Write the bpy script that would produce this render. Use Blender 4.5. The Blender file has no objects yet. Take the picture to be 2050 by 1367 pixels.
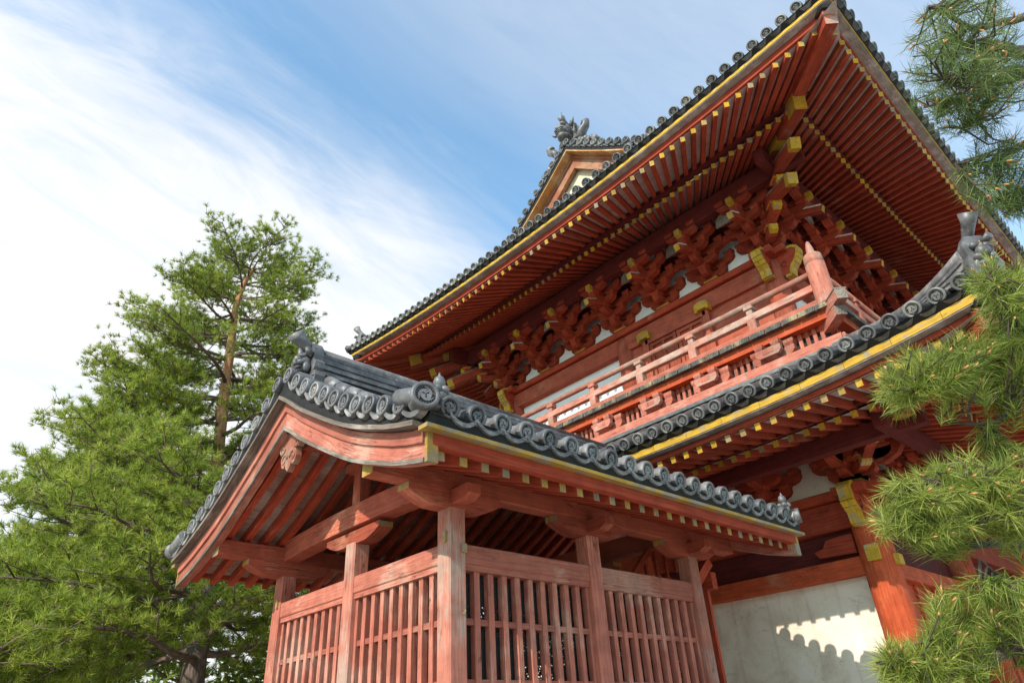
import bpy, math, random
import numpy as np
from mathutils import Vector, Matrix
random.seed(7)
R = math.radians
scn = bpy.context.scene
COL = scn.collection

# ------------------------------------------------------------------ helpers
class MB:
    """collects faces (with uv in metres: u along the grain) for ONE mesh object"""
    def __init__(s):
        s.v=[]; s.f=[]; s.uv=[]; s.mi=[]; s.sm=[]
    def face(s, pts, uvs=None, mi=0, sm=False):
        b=len(s.v); s.v.extend([tuple(p) for p in pts]); s.f.append(tuple(range(b,b+len(pts))))
        s.uv.extend(uvs if uvs else [(p[0]+p[1],p[2]) for p in pts]); s.mi.append(mi); s.sm.append(sm)
    def prism(s, ring0, ring1, mi=0, end=None, uo=None, sm=False, caps=True):
        """two matching rings -> closed prism, u along ring0->ring1"""
        n=len(ring0); r0=[Vector(p) for p in ring0]; r1=[Vector(p) for p in ring1]
        L=((sum(r1,Vector())-sum(r0,Vector()))/n).length
        ou,ov=(random.uniform(0,40),random.uniform(0,40)) if uo is None else uo
        b=len(s.v); s.v.extend([tuple(p) for p in r0]); s.v.extend([tuple(p) for p in r1])
        per=[0]
        for i in range(n): per.append(per[-1]+(r0[(i+1)%n]-r0[i]).length)
        for i in range(n):
            j=(i+1)%n
            s.f.append((b+i,b+j,b+n+j,b+n+i)); s.mi.append(mi); s.sm.append(sm)
            s.uv.extend([(ou,ov+per[i]),(ou,ov+per[i+1]),(ou+L,ov+per[i+1]),(ou+L,ov+per[i])])
        if caps:
            e=mi if end is None else end
            if isinstance(e,int): e=(e,e)
            c0=r0[0]
            for ring,off,m_,rev in ((r0,0,e[0],True),(r1,n,e[1],False)):
                idx=[b+off+i for i in range(n)]
                if rev: idx=idx[::-1]
                s.f.append(tuple(idx)); s.mi.append(m_); s.sm.append(False)
                q=ring[::-1] if rev else ring
                ax=(ring[1]-ring[0]); ax=ax.normalized() if ax.length>1e-9 else Vector((1,0,0))
                s.uv.extend([(ou+(p-q[0]).dot(ax)*6,ov+(p-q[0]).length) for p in q])
    def beam(s, p0, p1, w, h, up=(0,0,1), ch=0.0, mi=0, end=None, w1=None, h1=None):
        p0=Vector(p0); p1=Vector(p1); d=(p1-p0).normalized(); up=Vector(up)
        x=d.cross(up); 
        if x.length<1e-5: x=d.cross(Vector((1,0,0)))
        x.normalize(); y=x.cross(d).normalized()
        def ring(c,w,h):
            a,b=w/2,h/2
            if ch>0:
                q=[(-a+ch,-b),(a-ch,-b),(a,-b+ch),(a,b-ch),(a-ch,b),(-a+ch,b),(-a,b-ch),(-a,-b+ch)]
            else: q=[(-a,-b),(a,-b),(a,b),(-a,b)]
            return [c+x*i+y*j for i,j in q]
        s.prism(ring(p0,w,h),ring(p1,w1 or w,h1 or h),mi,end)
    def box(s, c, sz, ch=0.0, mi=0, ax=0, end=None):
        """axis aligned box, grain along axis ax"""
        c=Vector(c); d=Vector((0,0,0)); d[ax]=sz[ax]/2
        if ax==2: s.beam(c-d,c+d,sz[0],sz[1],up=(0,1,0),ch=ch,mi=mi,end=end)
        elif ax==0: s.beam(c-d,c+d,sz[1],sz[2],ch=ch,mi=mi,end=end)
        else: s.beam(c-d,c+d,sz[0],sz[2],ch=ch,mi=mi,end=end)
    def tube(s, pts, rad, n=8, mi=0, caps=True, end=None, sm=True, a0=0, a1=360, up=(0,0,1)):
        pts=[Vector(p) for p in pts]; m=len(pts)
        rad=rad if hasattr(rad,'__len__') else [rad]*m
        b=len(s.v); ou,ov=random.uniform(0,40),random.uniform(0,40); full=(a1-a0)>=359
        k=n if full else n+1; L=0; Ls=[]
        upv=Vector(up); px=None
        for i,p in enumerate(pts):
            d=(pts[min(i+1,m-1)]-pts[max(i-1,0)]).normalized()
            x=d.cross(upv)
            if x.length<1e-3: x=d.cross(Vector((1,.3,0)))
            x.normalize()
            if px is not None and x.dot(px)<0: x=-x
            px=x; y=x.cross(d).normalized()
            if i: L+=(p-pts[i-1]).length
            Ls.append(L)
            for j in range(k):
                a=R(a0+(a1-a0)*j/n); s.v.append(tuple(p+x*math.cos(a)*rad[i]+y*math.sin(a)*rad[i]))
        for i in range(m-1):
            for j in range(n if full else n):
                j2=(j+1)%k if full else j+1
                s.f.append((b+i*k+j,b+i*k+j2,b+(i+1)*k+j2,b+(i+1)*k+j)); s.mi.append(mi); s.sm.append(sm)
                r=2*math.pi*max(rad[i],.01)/n
                s.uv.extend([(ou+Ls[i],ov+r*j),(ou+Ls[i],ov+r*(j+1)),(ou+Ls[i+1],ov+r*(j+1)),(ou+Ls[i+1],ov+r*j)])
        if caps:
            e=mi if end is None else end
            for off,rev in ((0,True),((m-1)*k,False)):
                idx=[b+off+j for j in range(k)]
                if rev: idx=idx[::-1]
                s.f.append(tuple(idx)); s.mi.append(e); s.sm.append(False); s.uv.extend([(ou,ov)]*k)
    def extrude(s, poly, o, ax, ay, az, depth, mi=0, side=None, uvax=0):
        """2D polygon (a,b) in the plane o+a*ax+b*ay pushed by depth along az"""
        o,ax,ay,az=Vector(o),Vector(ax),Vector(ay),Vector(az)
        r0=[o+ax*a+ay*b-az*depth/2 for a,b in poly]; r1=[p+az*depth for p in r0]
        n=len(poly); bb=len(s.v); s.v.extend([tuple(p) for p in r0+r1]); ou,ov=random.uniform(0,40),random.uniform(0,40)
        for i in range(n):
            j=(i+1)%n; m_=mi
            if side is not None: m_=side(i,poly[i],poly[j]) if callable(side) else side
            s.f.append((bb+i,bb+j,bb+n+j,bb+n+i)); s.mi.append(m_); s.sm.append(False)
            u0,u1=poly[i][uvax]+ou,poly[j][uvax]+ou
            s.uv.extend([(u0,ov),(u1,ov+.01),(u1,ov+depth),(u0,ov+depth)])
        for off,rev in ((0,True),(n,False)):
            q=list(range(n)); 
            if rev: q=q[::-1]
            s.f.append(tuple(bb+off+i for i in q)); s.mi.append(mi); s.sm.append(False)
            s.uv.extend([(poly[i][uvax]+ou,poly[i][1-uvax]+ov) for i in q])
    def ell(s, c, r, rot=None, n=10, m=7, mi=0):
        """ellipsoid lump"""
        c=Vector(c); M=rot or Matrix.Identity(3); b=len(s.v)
        for i in range(m+1):
            t=math.pi*i/m
            for j in range(n):
                a=2*math.pi*j/n
                s.v.append(tuple(c+M@Vector((r[0]*math.sin(t)*math.cos(a),r[1]*math.sin(t)*math.sin(a),r[2]*math.cos(t)))))
        for i in range(m):
            for j in range(n):
                j2=(j+1)%n
                s.f.append((b+i*n+j,b+(i+1)*n+j,b+(i+1)*n+j2,b+i*n+j2)); s.mi.append(mi); s.sm.append(True)
                s.uv.extend([(j*.05,i*.05)]*4)
    def lathe(s, prof, o, axis, n=20, mi=0, sm=True, mif=None):
        """prof: (radius, height) along axis"""
        o=Vector(o); a=Vector(axis).normalized(); x=a.cross(Vector((0,0,1)))
        if x.length<1e-3: x=a.cross(Vector((1,0,0)))
        x.normalize(); y=x.cross(a); b=len(s.v)
        for r,h in prof:
            for j in range(n):
                t=2*math.pi*j/n; s.v.append(tuple(o+a*h+(x*math.cos(t)+y*math.sin(t))*max(r,1e-4)))
        for i in range(len(prof)-1):
            for j in range(n):
                j2=(j+1)%n
                s.f.append((b+i*n+j,b+i*n+j2,b+(i+1)*n+j2,b+(i+1)*n+j)); s.mi.append(mif(i) if mif else mi); s.sm.append(sm)
                s.uv.extend([(prof[i][1],j*.03),(prof[i][1],j*.03+.03),(prof[i+1][1],j*.03+.03),(prof[i+1][1],j*.03)])
    def mesh(s, name, mats):
        me=bpy.data.meshes.new(name); nv=len(s.v); nf=len(s.f)
        me.from_pydata(s.v,[],s.f)
        uvl=me.uv_layers.new(name='UVMap')
        uvl.data.foreach_set('uv',np.array(s.uv,dtype=np.float32).ravel())
        me.polygons.foreach_set('material_index',s.mi); me.polygons.foreach_set('use_smooth',s.sm)
        for m in (mats if isinstance(mats,(list,tuple)) else [mats]): me.materials.append(m)
        me.update(); return me
    def build(s, name, mats, parent=None, **kw):
        return link(bpy.data.objects.new(name,s.mesh(name,mats)),parent,**kw)

def link(o, parent=None, label=None, cat=None, group=None, kind=None):
    COL.objects.link(o)
    if parent: o.parent=parent
    if label: o['label']=label
    if cat: o['category']=cat
    if group: o['group']=group
    if kind: o['kind']=kind
    return o
def thing(name, label, cat, loc=(0,0,0), group=None):
    """Empty at the thing's base; parts are built in world coordinates and shifted"""
    o=bpy.data.objects.new(name,None); o.location=loc; o.empty_display_size=.3
    return link(o,None,label,cat,group)

# ------------------------------------------------------------------ materials
def newmat(name):
    m=bpy.data.materials.new(name); m.use_nodes=True; nt=m.node_tree
    return m,nt,nt.nodes['Principled BSDF']
def N(nt,t,**kw):
    n=nt.nodes.new(t)
    for k,v in kw.items():
        if k.startswith('i_'): n.inputs[k[2:].replace('_',' ')].default_value=v
        else: setattr(n,k,v)
    return n
def ramp(nt,inp,stops):
    r=nt.nodes.new('ShaderNodeValToRGB'); e=r.color_ramp.elements
    while len(e)<len(stops): e.new(.5)
    for i,(p,c) in enumerate(stops): e[i].position=p; e[i].color=(*c,1) if len(c)==3 else c
    nt.links.new(inp,r.inputs[0]); return r
def mix(nt,f,a,b,mode='MIX'):
    m=nt.nodes.new('ShaderNodeMix'); m.data_type='RGBA'; m.blend_type=mode
    for s,v in ((0,f),(6,a),(7,b)):
        if isinstance(v,bpy.types.NodeSocket): nt.links.new(v,m.inputs[s])
        else: m.inputs[s].default_value=v if not isinstance(v,tuple) or len(v)==4 else (*v,1)
    return m.outputs[2]
def mapped(nt,src,scale):
    mp=nt.nodes.new('ShaderNodeMapping'); mp.inputs['Scale'].default_value=scale; nt.links.new(src,mp.inputs[0]); return mp.outputs[0]
def noise(nt,vec,scale=1,detail=4,rough=.55,dist=0):
    n=nt.nodes.new('ShaderNodeTexNoise'); n.inputs['Scale'].default_value=scale; n.inputs['Detail'].default_value=detail
    n.inputs['Roughness'].default_value=rough; n.inputs['Distortion'].default_value=dist
    nt.links.new(vec,n.inputs['Vector']); return n.outputs['Fac']
def bump(nt,b,h,strength,dist=.01):
    n=nt.nodes.new('ShaderNodeBump'); n.inputs['Strength'].default_value=strength; n.inputs['Distance'].default_value=dist
    nt.links.new(h,n.inputs['Height']); nt.links.new(n.outputs[0],b.inputs['Normal'])

def wood(name, c1, c2, worn=None, wornamt=.5, crack=.6, rough=.75, crackcol=(.04,.012,.008), wsc=1.6):
    m,nt,b=newmat(name); tc=N(nt,'ShaderNodeTexCoord'); uv=tc.outputs['UV']; ob=tc.outputs['Object']
    g=noise(nt,mapped(nt,uv,(2.2,42,1)),1,5,.6)
    col=ramp(nt,g,[(.3,c2),(.62,c1)]).outputs[0]
    big=noise(nt,ob,wsc,5,.6)
    if worn:
        fine=noise(nt,mapped(nt,uv,(5,70,1)),1,3,.6)
        mm=N(nt,'ShaderNodeMath',operation='MULTIPLY_ADD'); nt.links.new(fine,mm.inputs[0]); mm.inputs[1].default_value=.55; nt.links.new(big,mm.inputs[2])
        w=ramp(nt,mm.outputs[0],[(1.02-wornamt*.5,(0,0,0)),(1.16-wornamt*.5,(1,1,1))]).outputs[0]
        col=mix(nt,w,col,worn)
    # dirt drips / tone variation
    t=noise(nt,ob,5.5,4,.65)
    tv=ramp(nt,t,[(.3,(.72,.72,.72)),(.6,(1,1,1))]).outputs[0]
    col=mix(nt,1.0,col,tv,'MULTIPLY')
    oi=N(nt,'ShaderNodeObjectInfo'); ov=ramp(nt,oi.outputs['Random'],[(0,(.74,.72,.70)),(.5,(.95,.95,.95)),(1,(1.1,1.12,1.14))]).outputs[0]
    col=mix(nt,1.0,col,ov,'MULTIPLY')
    ck=noise(nt,mapped(nt,uv,(1.1,24,1)),1,2,.45,.6)
    cm=ramp(nt,ck,[(.485,(0,0,0)),(.5,(1,1,1)),(.515,(0,0,0))]).outputs[0]
    cz=ramp(nt,noise(nt,uv,2.3,2),[(.5,(0,0,0)),(.58,(crack,)*3)]).outputs[0]
    cm=mix(nt,1.0,cm,cz,'MULTIPLY')
    col=mix(nt,cm,col,crackcol)
    nt.links.new(col,b.inputs['Base Color']); b.inputs['Roughness'].default_value=rough
    b.inputs['Specular IOR Level'].default_value=.25
    hh=mix(nt,.5,g,cm,'SUBTRACT'); bump(nt,b,hh,.5,.006)
    return m
def plain(name, c1, c2, sc=6, rough=.7, bs=.3, spec=.3, det=5, obj=True):
    m,nt,b=newmat(name); tc=N(nt,'ShaderNodeTexCoord')
    n=noise(nt,tc.outputs['Object'],sc,det,.65)
    nt.links.new(ramp(nt,n,[(.3,c1),(.7,c2)]).outputs[0],b.inputs['Base Color'])
    b.inputs['Roughness'].default_value=rough; b.inputs['Specular IOR Level'].default_value=spec
    if bs: bump(nt,b,noise(nt,tc.outputs['Object'],sc*8,4),bs,.004)
    return m

RED=wood('vermilion_wood',(.43,.062,.024),(.26,.032,.014),(.42,.14,.085),.25,.55)
REDB=wood('bright_vermilion_wood',(.60,.105,.032),(.43,.06,.022),(.55,.20,.11),.35,.7)
MIDR=wood('dull_vermilion_wood',(.45,.105,.055),(.33,.062,.034),(.52,.20,.12),.3,.7)
SALM=wood('weathered_salmon_wood',(.50,.165,.108),(.37,.095,.060),(.55,.28,.20),.45,.8)
BARE=wood('bare_pinkish_wood',(.53,.20,.135),(.42,.12,.078),(.46,.30,.23),.58,.9)
GREYW=wood('grey_weathered_wood',(.20,.15,.115),(.10,.075,.06),(.33,.27,.22),.5,.5,crackcol=(.03,.025,.02))
SOFF=wood('pale_soffit_board',(.64,.53,.48),(.46,.36,.32),(.62,.57,.52),.5,.7,crackcol=(.1,.05,.04))
GREYL=wood('pale_grey_board',(.36,.29,.24),(.24,.18,.15),(.50,.43,.38),.5,.6,crackcol=(.03,.025,.02),wsc=5)
CYP=wood('golden_cypress_wood',(.50,.26,.09),(.34,.14,.05),(.60,.42,.22),.5,.5)
GOLD=wood('ochre_paint',(.62,.35,.022),(.42,.23,.018),(.36,.29,.19),.42,.8,rough=.6,crackcol=(.05,.035,.02),wsc=7)
GOLDW=wood('worn_ochre_paint',(.50,.30,.05),(.32,.19,.04),(.30,.24,.17),.6,.8,rough=.7,crackcol=(.05,.035,.02),wsc=5)
BLACK=plain('shade_and_trim_black',(.008,.008,.008),(.02,.018,.016),9,.7,.2)  # near-black: painted shade under the tiles, also small black parts
def tilemat(name,a,b_,c):
    m,nt,b=newmat(name); tc=N(nt,'ShaderNodeTexCoord'); ob=tc.outputs['Object']
    geo=N(nt,'ShaderNodeNewGeometry'); oi=N(nt,'ShaderNodeObjectInfo')
    n=noise(nt,geo.outputs['Position'],7,6,.65)
    col=ramp(nt,n,[(.32,a),(.55,b_),(.74,c)]).outputs[0]
    isl=ramp(nt,geo.outputs['Random Per Island'],[(0,(.72,.72,.74)),(1,(1.12,1.1,1.08))]).outputs[0]
    col=mix(nt,1.0,col,isl,'MULTIPLY')
    oi2=ramp(nt,oi.outputs['Random'],[(0,(.62,.62,.62)),(.6,(1,1,1)),(1,(1.28,1.24,1.15))]).outputs[0]
    col=mix(nt,1.0,col,oi2,'MULTIPLY')
    li=ramp(nt,noise(nt,geo.outputs['Position'],28,4,.7),[(.62,(0,0,0)),(.7,(.55,.55,.55))]).outputs[0]
    col=mix(nt,li,col,(.40,.38,.33))
    nt.links.new(col,b.inputs['Base Color']); b.inputs['Roughness'].default_value=.42; b.inputs['Specular IOR Level'].default_value=.5
    bump(nt,b,noise(nt,geo.outputs['Position'],60,5,.7),.35,.004)
    return m
TILE=tilemat('smoked_roof_tile',(.075,.070,.070),(.18,.172,.170),(.35,.335,.325))
TILEU=tilemat('lichened_roof_tile',(.075,.075,.074),(.15,.148,.142),(.28,.27,.24))
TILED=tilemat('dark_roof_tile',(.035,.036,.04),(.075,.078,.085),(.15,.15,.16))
def plaster():
    m,nt,b=newmat('stained_white_plaster'); tc=N(nt,'ShaderNodeTexCoord'); ob=tc.outputs['Object']
    n=noise(nt,ob,1.3,8,.62,.6)
    col=ramp(nt,n,[(.34,(.64,.51,.39)),(.52,(.82,.70,.56)),(.7,(.88,.79,.67))]).outputs[0]
    s=ramp(nt,noise(nt,mapped(nt,ob,(1,1,2.5)),4.2,7,.72,1.2),[(.57,(0,0,0)),(.72,(.6,.6,.6))]).outputs[0]
    col=mix(nt,s,col,(.36,.31,.25))
    vo=nt.nodes.new('ShaderNodeTexVoronoi'); vo.feature='DISTANCE_TO_EDGE'; vo.inputs['Scale'].default_value=1.7
    wv=N(nt,'ShaderNodeVectorMath',operation='ADD'); nz=nt.nodes.new('ShaderNodeTexNoise'); nz.inputs['Scale'].default_value=3; nz.inputs['Detail'].default_value=5
    nt.links.new(ob,nz.inputs['Vector']); nt.links.new(ob,wv.inputs[0]); nt.links.new(nz.outputs['Color'],wv.inputs[1]); nt.links.new(wv.outputs[0],vo.inputs['Vector'])
    ckm=ramp(nt,vo.outputs['Distance'],[(.0,(.55,)*3),(.006,(0,0,0))]).outputs[0]
    gate_=ramp(nt,noise(nt,ob,1.9,2),[(.5,(0,0,0)),(.6,(1,1,1))]).outputs[0]
    col=mix(nt,mix(nt,1.0,ckm,gate_,'MULTIPLY'),col,(.20,.16,.12))
    dr=ramp(nt,noise(nt,mapped(nt,ob,(9,9,.55)),1,4,.6),[(.56,(0,0,0)),(.72,(.38,)*3)]).outputs[0]
    col=mix(nt,dr,col,(.42,.33,.24))
    nt.links.new(col,b.inputs['Base Color']); b.inputs['Roughness'].default_value=.9
    bump(nt,b,noise(nt,ob,5,8,.7),.6,.02); return m
PLAS=plaster()
def cplast():
    return plain('clean_white_plaster',(.74,.73,.68),(.86,.86,.82),2.2,.9,.25)
PLASC=cplast()
def needle(name,dark,mid,light,tr=.35):
    m,nt,b=newmat(name); geo=N(nt,'ShaderNodeNewGeometry')
    n=noise(nt,geo.outputs['Position'],2.1,3,.6)
    a=N(nt,'ShaderNodeMath',operation='MULTIPLY_ADD'); nt.links.new(geo.outputs['Random Per Island'],a.inputs[0]); a.inputs[1].default_value=.55
    nt.links.new(n,a.inputs[2])
    s=N(nt,'ShaderNodeMath',operation='SUBTRACT'); nt.links.new(a.outputs[0],s.inputs[0]); s.inputs[1].default_value=.28
    c=ramp(nt,s.outputs[0],[(.15,dark),(.5,mid),(.85,light)]).outputs[0]
    nt.links.new(c,b.inputs['Base Color']); b.inputs['Roughness'].default_value=.45; b.inputs['Specular IOR Level'].default_value=.35
    t=N(nt,'ShaderNodeBsdfTranslucent'); nt.links.new(c,t.inputs[0])
    ms=N(nt,'ShaderNodeMixShader'); ms.inputs[0].default_value=tr
    nt.links.new(b.outputs[0],ms.inputs[1]); nt.links.new(t.outputs[0],ms.inputs[2])
    nt.links.new(ms.outputs[0],nt.nodes['Material Output'].inputs[0]); return m
NEAR_N=needle('pine_needles_near',(.06,.105,.02),(.26,.33,.05),(.60,.61,.16),.45)
FAR_N=needle('pine_needles_far',(.08,.13,.015),(.30,.38,.045),(.58,.60,.11),.5)
DARK_N=needle('dark_pine_needles',(.02,.055,.012),(.05,.11,.02),(.10,.18,.035),.3)
def bark(name,c1,c2,c3):
    m,nt,b=newmat(name); tc=N(nt,'ShaderNodeTexCoord'); uv=tc.outputs['UV']
    n=noise(nt,mapped(nt,uv,(5,16,1)),1,6,.7,.5)
    nt.links.new(ramp(nt,n,[(.3,c1),(.5,c2),(.7,c3)]).outputs[0],b.inputs['Base Color'])
    b.inputs['Roughness'].default_value=.85; bump(nt,b,n,.9,.03); return m
BARKR=bark('orange_pine_bark',(.20,.085,.04),(.46,.20,.09),(.62,.33,.17))
BARKD=bark('dark_furrowed_bark',(.035,.025,.02),(.12,.085,.065),(.25,.19,.155))
BARKT=bark('twig_bark',(.06,.04,.03),(.15,.095,.065),(.30,.20,.14))
MID_N=needle('pine_needles_silhouette',(.035,.075,.018),(.12,.19,.045),(.34,.40,.13),.35)  # darker copy of the near needles, silhouette against the sky put into colour
TWIG=bark('dark_twig_bark',(.03,.02,.015),(.08,.055,.04),(.16,.11,.08))
BUD=plain('orange_pine_bud',(.45,.16,.06),(.70,.34,.16),20,.6,0)
def wiremesh():
    m,nt,b=newmat('dark_wire_netting'); tc=N(nt,'ShaderNodeTexCoord')
    v=nt.nodes.new('ShaderNodeTexVoronoi'); v.feature='DISTANCE_TO_EDGE'; v.inputs['Scale'].default_value=46
    nt.links.new(tc.outputs['Object'],v.inputs['Vector'])
    r=ramp(nt,v.outputs['Distance'],[(.27,(1,1,1)),(.31,(0,0,0))])
    b.inputs['Base Color'].default_value=(.02,.018,.016,1); b.inputs['Roughness'].default_value=.8
    nt.links.new(r.outputs[0],b.inputs['Alpha']); return m
WIRE=wiremesh()
IRON=plain('aged_brass_fitting',(.25,.17,.05),(.45,.32,.10),30,.5,.2)
DARKR=wood('dark_maroon_wood',(.16,.022,.016),(.09,.012,.010),None,.2,.4)

# ------------------------------------------------------------------ frames: a side of a hipped roof
class Side:
    """O: tile-line corner, t: along the edge, n: inward"""
    def __init__(s,O,t,n,L): s.O=Vector((*O,0)); s.t=Vector((*t,0)); s.n=Vector((*n,0)); s.L=L
    def P(s,c,e,z): 
        p=s.O+s.t*c+s.n*e; return Vector((p.x,p.y,z))
# ------------------------------------------------------------------ camera
yaw,pit,rol=R(43.7972),R(30.6785),R(-3.3113)
fw=Vector((math.cos(pit)*math.sin(yaw),math.cos(pit)*math.cos(yaw),math.sin(pit)))
rt=Vector((math.cos(yaw),-math.sin(yaw),0)); upv=rt.cross(fw)
rt2=rt*math.cos(rol)+upv*math.sin(rol); up2=-rt*math.sin(rol)+upv*math.cos(rol)
CAMP=Vector((0,0,1.6))
cd=bpy.data.cameras.new('camera'); cam=bpy.data.objects.new('camera',cd); COL.objects.link(cam)
cam.matrix_world=Matrix(((rt2.x,up2.x,-fw.x,0),(rt2.y,up2.y,-fw.y,0),(rt2.z,up2.z,-fw.z,1.6),(0,0,0,1)))
cd.sensor_width=36; cd.lens=1350.35/2050*36; cd.clip_end=2000; cd.clip_start=.05; scn.camera=cam
def score(p):
    d=Vector(p)-CAMP; z=d.dot(fw)
    if z<=0: return 1e4
    x=d.dot(rt2)/z*1350; y=d.dot(up2)/z*1350
    return d.length+(500 if abs(x)>1050 or abs(y)>710 else 0)
def AE(az,el,dist):
    """a point of the garden given as bearing, height angle and distance from where one stands"""
    a,e=R(az),R(el); return CAMP+Vector((math.cos(a)*math.cos(e),math.sin(a)*math.cos(e),math.sin(e)))*dist

class Many:
    def __init__(s,name,rest,parent,mats,cap=100): s.n,s.r,s.p,s.m,s.cap=name,rest,parent,mats,cap; s.l=[]
    def add(s,mb,at): s.l.append((score(at),len(s.l),mb))
    def done(s):
        s.l.sort(key=lambda q:q[:2]); out=[]
        for k,_,mb in s.l[:s.cap]: out.append(mb.build(s.n,s.m,s.p))
        if len(s.l)>s.cap:
            z=MB()
            for k,_,mb in s.l[s.cap:]:
                b=len(z.v); z.v+=mb.v; z.f+=[tuple(i+b for i in f) for f in mb.f]; z.uv+=mb.uv; z.mi+=mb.mi; z.sm+=mb.sm
            z.build(s.r,s.m,s.p,kind='stuff')
        return out

# ------------------------------------------------------------------ round eave tile with its emblem
def disc_mesh(name,r,emb,mat):
    """faces local -Y, body runs to +Y"""
    m=MB(); n=24
    prof=[(0,.022),(.68*r,.022),(.71*r,0),(.74*r,-.004),(.97*r,-.004),(r,.006),(r,.05),(.84*r,.07),(.80*r,.16)]
    m.lathe(prof,(0,0,0),(0,1,0),n,mif=lambda i: 1 if i<1 else 0)
    if emb=='swirl':
        for k in range(3):
            poly=[];A=k*2*math.pi/3
            outer=[];inner=[]
            for i in range(9):
                t=i/8; rad=r*(.13+.42*t); ang=A+2.9*t; w=r*(.155*(1-t)+.03)*(1.25 if i<3 else 1)
                c=(rad*math.cos(ang),rad*math.sin(ang)); nx,nz=math.cos(ang-.35),math.sin(ang-.35)
                outer.append((c[0]+nx*w,c[1]+nz*w)); inner.append((c[0]-nx*w,c[1]-nz*w))
            for i in range(8):
                q=[outer[i],outer[i+1],inner[i+1],inner[i]]
                m.face([(a,.0,b) for a,b in q]); 
                for (a,b),(c,d) in ((outer[i],outer[i+1]),(inner[i+1],inner[i])): m.face([(a,0,b),(a,.022,b),(c,.022,d),(c,0,d)])
        for k in range(20):
            a=2*math.pi*k/20; m.box((.615*r*math.cos(a),.008,.615*r*math.sin(a)),(.05*r,.012,.05*r))
    elif emb=='gold_char':
        # strokes of the character for gold: roof, two bars, upright, two dots, base bar
        S=r*.52
        for (x0,z0,x1,z1) in ((0,1,-.85,.35),(0,1,.85,.35),(-.42,.30,.42,.30),(-.6,-.12,.6,-.12),(0,.3,0,-.85),(-.45,-.35,-.3,-.62),(.45,-.35,.3,-.62),(-.8,-.88,.8,-.88)):
            m.beam((x0*S,.010,z0*S),(x1*S,.010,z1*S),.010,.014,up=(0,1,0))
    return m.mesh(name,[mat,mat])
DISC_P=disc_mesh('tile_end_pavilion',.082,'swirl',TILE)
DISC_BIG=disc_mesh('tile_end_corner',.102,'swirl',TILE)
DISC_L=disc_mesh('tile_end_lower',.086,'swirl',TILEU)
DISC_U=disc_mesh('tile_end_upper',.084,'gold_char',TILEU)
def put_disc(me,p,out,tilt,parent,name='tile_end',roll=None):
    o=bpy.data.objects.new(name,me); out=Vector(out).normalized()
    y=(-out); y=(y+Vector((0,0,tilt))).normalized(); x=y.cross(Vector((0,0,1))).normalized(); z=x.cross(y)
    M=Matrix((( x.x,y.x,z.x,p[0]),(x.y,y.y,z.y,p[1]),(x.z,y.z,z.z,p[2]),(0,0,0,1)))
    q=random.uniform(0,6.28) if roll is None else roll+random.uniform(-.15,.15)
    M=M@Matrix.Rotation(random.uniform(-.045,.045),4,'X')@Matrix.Rotation(random.uniform(-.045,.045),4,'Z')
    o.matrix_world=M@Matrix.Rotation(q,4,'Y'); COL.objects.link(o)
    if parent: o.parent=parent
    return o

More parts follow.
